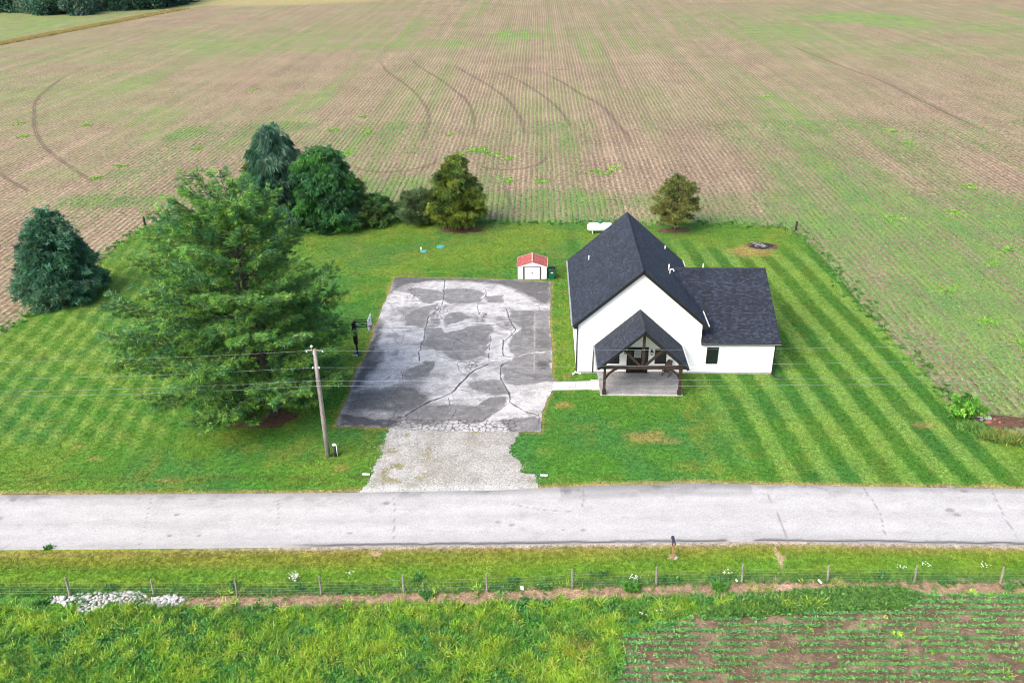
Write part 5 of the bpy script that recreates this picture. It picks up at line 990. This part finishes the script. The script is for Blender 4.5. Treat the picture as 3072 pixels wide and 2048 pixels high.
# ---- the big white pine
def pine():
    R = np.random.default_rng(33); b = g(806, 1236); bx, by = b[0], b[1] + .1; h = 16.6
    o = thing('pine_tree', 'very large airy white pine dominating the left lawn', 'tree', (bx, by, 0))
    lx = lambda z: bx + .22 * math.sin(z * .35) - .012 * z; ly = lambda z: by + .15 * math.sin(z * .5)
    zs = np.linspace(-.1, h * .97, 16); trunk_mesh([(lx(z), ly(z), z) for z in zs], [max(.03, .36 * (1 - z / h) ** .85 + (.10 if z < .3 else 0)) for z in zs], o)
    prof = lambda z: np.interp(z, [1.0, 2.2, 4.0, 6.0, 8.0, 10.0, 12.0, 14.0, 15.5, 16.6, 17.3], [5.4, 7.0, 7.9, 7.9, 7.1, 6.2, 5.3, 4.3, 3.4, 2.4, .9])
    limbs = MB(); TP = []; TD = []; TC = []; az = 0
    for i in range(104):
        z = 1.3 + (h - 1.6) * (i / 104) ** 1.0; az = i * 2.399 + R.normal() * .25; asy = 1 + .20 * math.cos(az - math.pi * 1.02) - .06 * math.cos(az + math.pi / 2)
        L = prof(z) * (.66 + .42 * R.random()) * asy; el = np.interp(z, [1, 5, 10, 14, 17], [-.08, .10, .28, .55, 1.0]) + .10 * R.normal(); d = np.array([math.cos(az), math.sin(az), 0]); p0 = np.array([lx(z), ly(z), z]); n = 9; P = []
        for k in range(n + 1): s = k / n; P.append(p0 + d * L * s * math.cos(el * .8) + np.array([0, 0, L * (math.sin(el) * s * .75 + .10 * s ** 3 - .05 * math.sin(s * 3.14))]) + np.cross(d, [0, 0, 1]) * .12 * L * math.sin(s * 2.5 + i) * .5)
        P = np.array(P); limbs.tube(P, [max(.012, .075 * (1 - z / h * .6) * (1 - s) + .012) for s in np.linspace(0, 1, n + 1)], 5, False)
        nt_ = int(L * 7 + 5)
        for q in range(nt_):
            s = .26 + .74 * (q + R.random()) / nt_; fi = s * n; k = min(int(fi), n - 1); c = P[k] + (P[k + 1] - P[k]) * (fi - k); sd = 1 if q % 2 else -1; bl = (.14 + .20 * (1 - s)) * L * (.6 + .7 * R.random()) + .3
            a2 = az + sd * (.65 + .35 * R.random()); bd = np.array([math.cos(a2), math.sin(a2), .10 + .22 * R.random()]); e = c + bd * bl
            if q % 2 == 0 or L > 3: limbs.tube([c, e], [.018, .008], 4, False)
            m_ = int(2 + bl * 2.6)
            tone = pal(R, 1, [(.050, .125, .030), (.034, .10, .030), (.075, .155, .030), (.028, .088, .034), (.066, .145, .026)], .12)[0]
            for w_ in range(m_):
                f = (w_ + .7 + .5 * R.random()) / m_; TP.append(c + bd * bl * min(f, 1.05) + R.normal(size=3) * [.12, .12, .07]); TD.append(bd + [0, 0, .25]); TC.append(tone)
    for _ in range(60): z = h - 1.5 * R.random(); TP.append(np.array([lx(z), ly(z), z]) + R.normal(size=3) * .22 * (h + .4 - z)); TD.append(np.array([0, 0, 1.])); TC.append((.05, .12, .03))
    limbs.build('limbs', M['bark'], o, True)
    TP = np.array(TP); TD = np.array(TD); TC = np.array(TC); nb = 15; n = len(TP)
    D = np.repeat(TD, nb, 0) + R.normal(size=(n * nb, 3)) * [.75, .75, .6]; L = .30 * (.6 + .7 * R.random(n * nb)); C = np.repeat(TC, nb, 0) * (1 + .16 * R.normal(size=(n * nb, 1)))
    foliage('crown', [blades(np.repeat(TP, nb, 0) + R.normal(size=(n * nb, 3)) * .05, D, L, .05, .12, np.clip(C * (2.55, 2.3, 2.1), .004, .6), R, 'tri')], o)
    return n * nb
NP_ = pine()
# ---- far wood at the top left
R = np.random.default_rng(77)
def wood_tree(label, base, h, rad, seed, tone):
    R = np.random.default_rng(seed); o = thing('woodland_tree', label, 'tree', (base[0], base[1], 0), 'trees of the far wood')
    mb = MB(); mb.tube([(base[0], base[1], -.1), (base[0] + .2, base[1], h * .3), (base[0], base[1], h * .8)], [.42, .3, .06], 8)
    for k in range(7): a = k * 2.4; z = h * (.25 + .07 * k); mb.tube([(base[0], base[1], z), (base[0] + rad * .7 * math.cos(a), base[1] + rad * .7 * math.sin(a), z + h * .16)], [.14, .04], 5)
    mb.build('trunk', M['bark'], o, True)
    nc = 34; ca = R.random(nc) * 6.28; cz = .03 + .9 * R.random(nc) ** 1.5; cr = rad * np.sqrt(np.clip(1 - (cz * 1.5 - .5) ** 2 / 1.15, .2, 1)) * (.5 + .5 * R.random(nc)); CC = np.c_[base[0] + cr * np.cos(ca), base[1] + cr * np.sin(ca), h * cz]; cR = rad * (.26 + .22 * R.random(nc)); nl = 95
    u = unit(R.normal(size=(nc * nl, 3))); Pp = np.repeat(CC, nl, 0) + u * np.repeat(cR, nl)[:, None] * (.75 + .35 * R.random((nc * nl, 1))) * [1, 1, .8]; Pp[:, 2] = np.maximum(Pp[:, 2], .3)
    tn = np.repeat(pal(R, nc, tone, .16), nl, 0) * (1 + .15 * R.normal(size=(nc * nl, 1))); V, F, C = blades(Pp, u + R.normal(size=u.shape) * .7, .75 * (.6 + .8 * R.random(len(Pp))), .52, .2, np.clip(tn * (1.7, 1.7, 1.9), .004, .4), R)
    foliage('crown', [(V, F, C)], o)
WT = [[(.020, .055, .032), (.026, .066, .030), (.034, .078, .040)], [(.016, .046, .030), (.022, .055, .034)], [(.04, .085, .05), (.05, .095, .055)]]
spots = [(-70, 40, 13, 5.5, 1), (-10, 36, 15, 6, 0), (45, 37, 13, 5.5, 0), (95, 40, 12, 5, 2), (140, 46, 9, 4.5, 0), (178, 43, 14, 5.5, 1), (232, 46, 9, 5, 2), (262, 36, 14, 5.5, 2), (310, 25, 16, 6, 1), (352, 32, 12, 5, 0), (398, 30, 13, 5.5, 0), (445, 28, 13, 5.5, 0), (488, 22, 12, 5, 1), (520, 16, 11, 4.5, 0), (548, 8, 9, 4, 0), (60, 14, 17, 7, 1), (200, 16, 18, 7, 1), (330, 8, 18, 7, 1), (450, 2, 17, 7, 1)]
names = ['outermost left', 'second from left', 'third from left', 'pale, fourth from left', 'low dark', 'dark, beside the low one', 'low pale-leaved', 'taller pale-leaved', 'darkest, over a shaded gap', 'mid-green, right of the gap', 'rounded, two right of the gap', 'rounded, three right of the gap', 'dark, near the right end', 'small, second from right end', 'smallest, at the right end', 'tall, left in the back row', 'tall, second in the back row', 'tall, third in the back row', 'tall, rightmost in the back row']
for i, (u, v, h, r_, k) in enumerate(spots):
    p = g(u, v); wood_tree('broadleaf tree of the far wood, ' + names[i], (p[0], p[1] + 2), h, r_, 200 + i, WT[k])
# ---- grass, weeds, crops: uncountable stuff
def scatter(poly, n, R):
    poly = np.asarray(poly); lo, hi = poly.min(0), poly.max(0); q = lo + (hi - lo) * R.random((int(n * 1.0), 2)); return q[inpoly(q[:, 0], q[:, 1], poly)]
def tufts(q, z0, h, nb, wd, cols, R, lean=.5, droop=.25, kind='blade', jit=.05):
    n = len(q); h = np.broadcast_to(h, n); P = np.repeat(np.c_[q, np.full(n, z0)], nb, 0); P[:, :2] += R.normal(size=(n * nb, 2)) * np.repeat(np.maximum(h * .16, jit), nb)[:, None]
    D = np.c_[R.normal(size=(n * nb, 2)) * lean, np.ones(n * nb)]; L = np.repeat(h, nb) * (.55 + .6 * R.random(n * nb)); C = np.repeat(cols, nb, 0) * (1 + .17 * R.normal(size=(n * nb, 1)))
    return blades(P, D, L, wd * (.6 + .8 * R.random(n * nb)), droop * R.random(n * nb), np.clip(C, .004, .6), R, kind)
HP = [(XL - .1, W - .1), (WX + .1, W - .1), (WX + .1, YB + .6), (XL - .1, YB + .1)]; PPOLY = [(px0 - .65, py0 - .02), (px1 + .03, py0 - .02), (px1 + .03, W), (px0 - .02, W), (px0 - .02, 59.0), (px0 - .65, 59.0)]
R = np.random.default_rng(101)
q = scatter(LAWNP, 210000, R)
fr_ = np.ones(len(q), bool)
for P in (LOTP, HP, PPOLY, wa): fr_ &= ~inpoly(q[:, 0], q[:, 1], P)
fr_ &= ~(inpoly(q[:, 0], q[:, 1], GRAV) & (R.random(len(q)) > .03 + .5 * (1 - sstep(.0, .9, pdist(q[:, 0], q[:, 1], GRAV[:7]))) + .5 * (1 - sstep(0, .9, pdist(q[:, 0], q[:, 1], GRAV[10:18]))))); fr_ &= q[:, 1] > rt(q[:, 0]) + .02; fr_ &= np.hypot(q[:, 0] - fx, (q[:, 1] - fy) * 1.5) > 1.5
fr_ &= (np.abs(q[:, 0]) < 42) | (q[:, 1] > 56); q = q[fr_]
c = lawn_col(q[:, 0], q[:, 1]) * np.clip(1 + .34 * R.normal(size=(len(q), 1)), .3, 2.2); c = np.clip(c * (1.30, 1.22, 1.1), .004, .5)
foliage('lawn_grass', [tufts(q, .0, .085 + .03 * R.random(len(q)), 4, .030, c, R, .7, .1, 'tri', .06)], None, M['grass'], label='short mown grass blades covering the lawn', cat='grass', kind='stuff')
# meadow
MPOLY = [(-34, 20), (34, 20), (34, 42), (-40, 42)]
q = scatter([(-36, 24), (36, 24), (36, 36.5), (-36, 36.5)], 27000, R); f = q[:, 1] - yf(q[:, 0]); bean_in = inpoly(q[:, 0], q[:, 1], BEANP)
d = np.abs(f + .35); keep = (f < .3) & ((d > .55 + .4 * (fbm(q[:, 0], q[:, 1], 4) - .5)) | (R.random(len(q)) < .10)) & (~bean_in | (R.random(len(q)) < .012)) & ~(inpoly(q[:, 0], q[:, 1], RIP) & (R.random(len(q)) > .04)); q = q[keep]
a = fbm(q[:, 0] / 1.8, q[:, 1] / 1.8, 1); a2 = fbm(q[:, 0] / 1.3, q[:, 1] / 1.3, 3); n = len(q)
c = np.empty((n, 3)); c[:] = (.062, .155, .020); c = mixc(c, (.155, .245, .022), sstep(.42, .62, a)); c = mixc(c, (.038, .120, .030), .85 * sstep(.5, .62, a2)); pb_ = g(1745, 1945)[:2]
c = mixc(c, (.20, .125, .030), .8 * (1 - sstep(.3, 1.0, np.hypot((q[:, 0] - pb_[0]) / 1.2, (q[:, 1] - pb_[1]) / 1.3) + .8 * (a2 - .5)))); c = mixc(c, (.24, .19, .05), .5 * (R.random(n) < .05)); c *= np.clip(2.15 * (1 + .28 * R.normal(size=(n, 1))), .5, 3); c = np.clip(c, .005, .6)
hh = .20 + .26 * R.random(n) + .12 * sstep(.5, .65, a); leafy = R.random(n) < .45 * sstep(.40, .6, a2) + .10
foliage('meadow_grass', [tufts(q[~leafy], 0, hh[~leafy], 12, .022, c[~leafy], R, .62, .38, 'blade', .05), tufts(q[leafy], .04, hh[leafy] * .62, 11, .085, c[leafy] * (.85, .95, 1.0), R, 1.0, .15, 'diamond', .07)], None, M['grass'], label='tall rank meadow grass and broadleaf weeds below the fence', cat='grass', kind='stuff')
qc = scatter([(-34, 26), (34, 26), (34, 35), (-34, 35)], 1900, R); qc = qc[(qc[:, 1] < yf(qc[:, 0]) - .9) & ~inpoly(qc[:, 0], qc[:, 1], BEANP) & ~inpoly(qc[:, 0], qc[:, 1], RIP)]; n = len(qc); c = pal(R, n, [(.30, .46, .04), (.22, .38, .045), (.14, .30, .05), (.36, .48, .07)], .14)
foliage('grass_clumps', [tufts(qc, 0, .5 + .35 * R.random(n), 42, .026, c, R, .75, .45, 'blade', .06)], None, M['grass'], label='arching bright clumps of tall grass in the near meadow', cat='grass', kind='stuff')
# verge between fence and road
q = scatter([(-40, 33.5), (40, 33.5), (40, 42), (-40, 42)], 52000, R); f = q[:, 1] - yf(q[:, 0]); e = rb(q[:, 0]) - q[:, 1]; q_ok = (f > -.12) & (e > .22 + .3 * (fbm(q[:, 0], q[:, 1] * 2, 2) - .35)); p1 = g(2335, 1670)[:2]
q_ok &= ~((np.hypot((q[:, 0] - p1[0]) / .25, (q[:, 1] - p1[1]) / .7) < 1) & (R.random(len(q)) < .85)); q = q[q_ok]; f = q[:, 1] - yf(q[:, 0]); n = len(q)
c = mead_col(q[:, 0], q[:, 1]); c = np.where((f < .5)[:, None], np.array([.07, .18, .03]), c) * (1 + .2 * R.normal(size=(n, 1))); hh = np.where(f < .75, .22 + .22 * R.random(n), .10 + .07 * R.random(n)); c = np.clip(c * 1.35, .005, .5)
foliage('verge_grass', [tufts(q, 0, hh, 5, .026, c, R, .6, .25, 'tri', .05)], None, M['grass'], label='mown roadside verge grass between the fence and road', cat='grass', kind='stuff')
# weeds growing on the bare strip, by the fence, around the riprap and along the lawn edges
WS = []; WC = []; WH = []
def weeds(pts, n, sx, sy_, col, h):
    for (x, y) in pts:
        k = R.normal(size=(n, 2)) * [sx, sy_] + [x, y]; WS.append(k); WC.append(np.tile(np.array(col), (n, 1))); WH.append(np.full(n, h))
weeds(g2([(330, 1768), (420, 1812), (230, 1815), (340, 1815), (130, 1810), (700, 1760), (900, 1765), (1250, 1740), (1540, 1745), (1640, 1760), (1800, 1725), (1900, 1760), (1280, 1790), (2000, 1745), (2650, 1730), (2830, 1745), (3040, 1765), (2140, 1740)]), 9, .22, .14, (.045, .135, .028), .34)
weeds(g2([(1895, 1765), (2155, 1765)]), 16, .16, .12, (.06, .17, .025), .6)
weeds(g2([(150, 1645)]), 5, .07, .06, (.04, .12, .02), .4)
L = LAWN; 
for (p, q2) in zip(L[:-1], L[1:]):
    k = int(np.hypot(*(q2 - p)) * 5); 
    for t in R.random(k): c0 = p + (q2 - p) * t + R.normal(size=2) * .55; WS.append(c0[None]); WC.append(np.array([[.055, .15, .026]]) * (.7 + .6 * R.random())); WH.append(np.array([.22 + .3 * R.random()]))
gp = g2([(2905, 1285), (2925, 1295), (2950, 1303), (2980, 1312), (3010, 1318), (3045, 1325), (3080, 1335)])
weeds(gp, 26, .45, .22, (.07, .155, .03), .75); weeds(gp[3:], 14, .4, .2, (.17, .16, .04), .85)
WS = np.vstack(WS); WC = 1.6 * np.vstack(WC) * (1 + .15 * R.normal(size=(len(WS), 1))); WH = np.concatenate(WH)
foliage('weeds', [tufts(WS, 0, WH, 10, .05, np.clip(WC, .004, .5), R, .7, .3, 'blade', .06), tufts(WS, .05, WH * .8, 6, .09, np.clip(WC, .004, .5), R, 1.0, .15, 'diamond', .08)], None, M['grass'], label='weeds along the fence line and lawn edges', cat='weeds', kind='stuff')
# white flower heads on the verge
FS = []
for (u, v, n) in ((885, 1728, 34), (878, 1740, 20), (1050, 1722, 8), (1905, 1735, 22), (2700, 1702, 12), (2780, 1695, 14), (2950, 1700, 12), (2180, 1722, 12), (1930, 1842, 6), (1985, 1835, 6)):
    p = g(u, v, .3)[:2]; FS.append(R.normal(size=(n, 2)) * [.16, .10] + p)
FS = np.vstack(FS); zz = .28 + .22 * R.random(len(FS)); P = np.repeat(np.c_[FS, zz], 5, 0); D = np.c_[R.normal(size=(len(P), 2)), .5 * np.ones(len(P))]
st = blades(np.c_[FS, np.zeros(len(FS))], np.tile([0, 0, 1.], (len(FS), 1)), zz, .012, 0, np.tile([.05, .12, .02], (len(FS), 1)), R, 'tri')
foliage('white_wildflowers', [blades(P, D, .05, .045, .0, np.tile([.75, .75, .7], (len(P), 1)), R), st], None, M['grass'], label='clumps of white wildflowers along the roadside fence', cat='flowers', kind='stuff')
# beans in rows
BP = []
for r_, y in enumerate(np.arange(24, 36, .43)):
    xs_ = np.arange(-2, 36, .075); xs_ = xs_ + R.normal(size=len(xs_)) * .02; yy = y + .03 * np.sin(xs_ * .4) + .012 * xs_ + R.normal(size=len(xs_)) * .025; k = (fbm(xs_ / .9, np.full(len(xs_), r_ * 3.1), 2) > .38) & (R.random(len(xs_)) < .93); BP.append(np.c_[xs_, yy][k])
BP = np.vstack(BP); BP = BP[inpoly(BP[:, 0], BP[:, 1], BEANP) & (BP[:, 0] < 33)]; n = len(BP); edge = pdist(BP[:, 0], BP[:, 1], BEANP[:12]); big = 1 + .7 * (1 - sstep(.2, 1.6, edge))
c = pal(R, n, [(.060, .165, .050), (.085, .200, .060), (.045, .135, .042), (.10, .21, .055)], .12)
foliage('bean_plants', [tufts(BP, .06, .115 * big, 11, .062, np.clip(c * 2.0, 0, .6), R, 1.1, .05, 'diamond', .055)], None, M['grass'], label='rows of young bean plants in the lower right plot', cat='crop', kind='stuff')
q = scatter(BEANP, 26000, R); q = q[(q[:, 0] < 34) & (q[:, 1] > 26)]; n = len(q); th = R.random(n) * 6.28; D = np.c_[np.cos(th), np.sin(th), .05 + .18 * R.random(n)]; cc = pal(R, n, [(.36, .28, .17), (.28, .20, .12), (.46, .38, .25)], .15)
foliage('straw_residue', [blades(np.c_[q, np.full(n, .022)], D, .16 + .3 * R.random(n), .022, .05, cc, R, 'diamond')], None, M['grass'], label='dry straw stubble scattered between the bean rows', cat='stubble', kind='stuff')
q = scatter(g2([(2100, 1850), (2250, 1800), (2400, 1780), (2520, 1772), (2700, 1768), (2760, 1790), (2700, 1825), (2450, 1830), (2250, 1850)]), 7000, R); n = len(q); c = pal(R, n, [(.085, .19, .04), (.115, .23, .045), (.06, .15, .04)], .14)
foliage('bean_canopy', [tufts(q, .10, .20 + .12 * R.random(n), 8, .11, np.clip(c * 1.3, 0, .6), R, 1.0, .1, 'diamond', .08)], None, M['grass'], label='dense leafy growth along the top edge of the bean plot', cat='crop', kind='stuff')
# dry stalks on the bare fence strip
x = R.uniform(-24, 34, 5200); q = np.c_[x, yf(x) - .35 + R.normal(size=len(x)) * .33]; n = len(q); th = R.random(n) * 6.28; D = np.c_[np.cos(th), np.sin(th), .05 + .2 * R.random(n)]; cc = pal(R, n, [(.30, .22, .13), (.22, .15, .09), (.38, .30, .19)], .15)
foliage('dead_stalks', [blades(np.c_[q, np.full(n, .012)], D, .12 + .25 * R.random(n), .018, .04, cc, R, 'diamond')], None, M['grass'], label='dead stalks on the bare strip along the fence', cat='stubble', kind='stuff')
# young crop in the big field where single plants still show
CP = []
for x in np.arange(-62, 84, ROW):
    ys_ = np.arange(46, 150, .21); xx_ = np.full(len(ys_), x) + R.normal(size=len(ys_)) * .035; CP.append(np.c_[xx_, ys_ + R.normal(size=len(ys_)) * .03])
CP = np.vstack(CP); lawn_in = inpoly(CP[:, 0], CP[:, 1], LAWNP)
gmv, _ = green_map(CP[:, 0], CP[:, 1]); kp = ~lawn_in & (CP[:, 1] > rt(CP[:, 0]) + 2) & (R.random(len(CP)) < np.clip(gmv * 1.15 - .06, 0, .9)) & (np.abs(CP[:, 0]) < CP[:, 1] * .72 + 4)
CP = CP[kp]; n = len(CP); c = pal(R, n, [(.080, .165, .050), (.105, .195, .05), (.065, .14, .048)], .14)
foliage('young_crop', [tufts(CP, -.03, .17 + .08 * R.random(n), 4, .11, np.clip(c * 1.6, 0, .6), R, 1.0, .05, 'tri', .06)], None, M['grass'], label='rows of young crop plants in the big field', cat='crop', kind='stuff')
# bright weed clumps in the field
PW = g2([(1035, 462), (1050, 455), (1375, 460), (1420, 452), (1440, 447), (1455, 455), (1480, 462), (1530, 477), (1108, 398), (1345, 405), (1820, 520), (1845, 505), (1785, 515), (2905, 560), (2670, 393), (2730, 432), (2295, 290), (290, 535), (265, 375), (360, 497), (590, 445), (1000, 390), (1090, 350), (760, 270), (55, 372), (70, 410), (2870, 640), (2850, 870), (2965, 790), (3030, 750), (3060, 1030), (2960, 960), (2680, 660), (1620, 545), (1520, 540), (2000, 590)])
P_ = np.vstack([R.normal(size=(14, 2)) * [.55, .6] + p for p in PW]); c = pal(R, len(P_), [(.13, .26, .03), (.10, .22, .03)], .12)
foliage('field_weeds', [tufts(P_, -.03, .35, 8, .14, np.clip(c * 1.7, 0, .6), R, .9, .2, 'diamond', .12)], None, M['grass'], label='bright green weed clumps scattered over the big field', cat='weeds', kind='stuff')
# dry tall grass strip across the far field
p, q2 = g(-60, 150)[:2], g(575, 27)[:2]; dv = (q2 - p) / np.linalg.norm(q2 - p); nv = np.array([-dv[1], dv[0]]); n = 6500; t = R.random(n) * np.linalg.norm(q2 - p); s = R.random(n) * 5.0 + 1.0; P_ = p + dv * t[:, None] + nv * s[:, None] ; c = pal(R, n, [(.34, .26, .09), (.27, .23, .07), (.40, .32, .13)], .12)
foliage('dry_grass_strip', [tufts(P_, -.03, .55 + .35 * R.random(n), 5, .16, c, R, .5, .3, 'tri', .25)], None, M['grass'], label='strip of tall dry grass across the far field', cat='grass', kind='stuff')
# gravel chips that spill over the apron edges
q = scatter(GRAV, 4200, R); q = q + R.normal(size=q.shape) * .25; q = q[~inpoly(q[:, 0], q[:, 1], LOTP) & (q[:, 1] > rt(q[:, 0]) + .05)]; n = len(q); s = .025 + .035 * R.random(n) ** 2
tet = np.array([(-1, -.7, 0), (1, -.8, 0), (.9, .8, 0), (-.8, .9, 0), (.1, .0, .9)]); th = R.random(n) * 6.28; ct, st_ = np.cos(th), np.sin(th); Vx = tet[None, :, 0] * ct[:, None] - tet[None, :, 1] * st_[:, None]; Vy = tet[None, :, 0] * st_[:, None] + tet[None, :, 1] * ct[:, None]
V = np.stack([q[:, :1] + Vx * s[:, None], q[:, 1:] + Vy * s[:, None], .014 + tet[None, :, 2] * s[:, None] + 0 * Vx], -1).reshape(-1, 3); b5 = np.arange(n)[:, None] * 5; F = np.concatenate([b5 + [k] for k in ([0, 1, 4], [1, 2, 4], [2, 3, 4], [3, 0, 4])]); cc = np.repeat(pal(R, n, [(.28, .27, .25), (.21, .20, .175), (.34, .33, .31)], .1), 5, 0)
obj_np('gravel_chips', V, F, M['gravel'], None, {'Col': cc}, label='loose pale gravel chips on the driveway apron', cat='gravel', kind='stuff')
# ---- mulch rings
for i, (u, v, rx_, ry_, lab) in enumerate(((1385, 690, 2.3, 1.2, 'brown mulch ring under the golden two-stemmed cypress'), (790, 1255, 2.6, 1.3, 'brown needle-covered mulch ring under the large pine'), (2022, 692, 1.9, .9, 'thin brown mulch ring under the olive-brown cedar'))):
    p = g(u, v); o = disc('mulch_ring', p[0], p[1], rx_, ry_, .008, .05, M['mulch'], None, 30 + i, rough=.03); o['label'] = lab; o['category'] = 'mulch'; o['group'] = 'mulch rings under trees'
print('TRIS', sum(sum(len(p_.vertices) - 2 for p_ in m_.polygons) if len(m_.polygons) < 400 else len(m_.loops) - 2 * len(m_.polygons) for m_ in bpy.data.meshes))
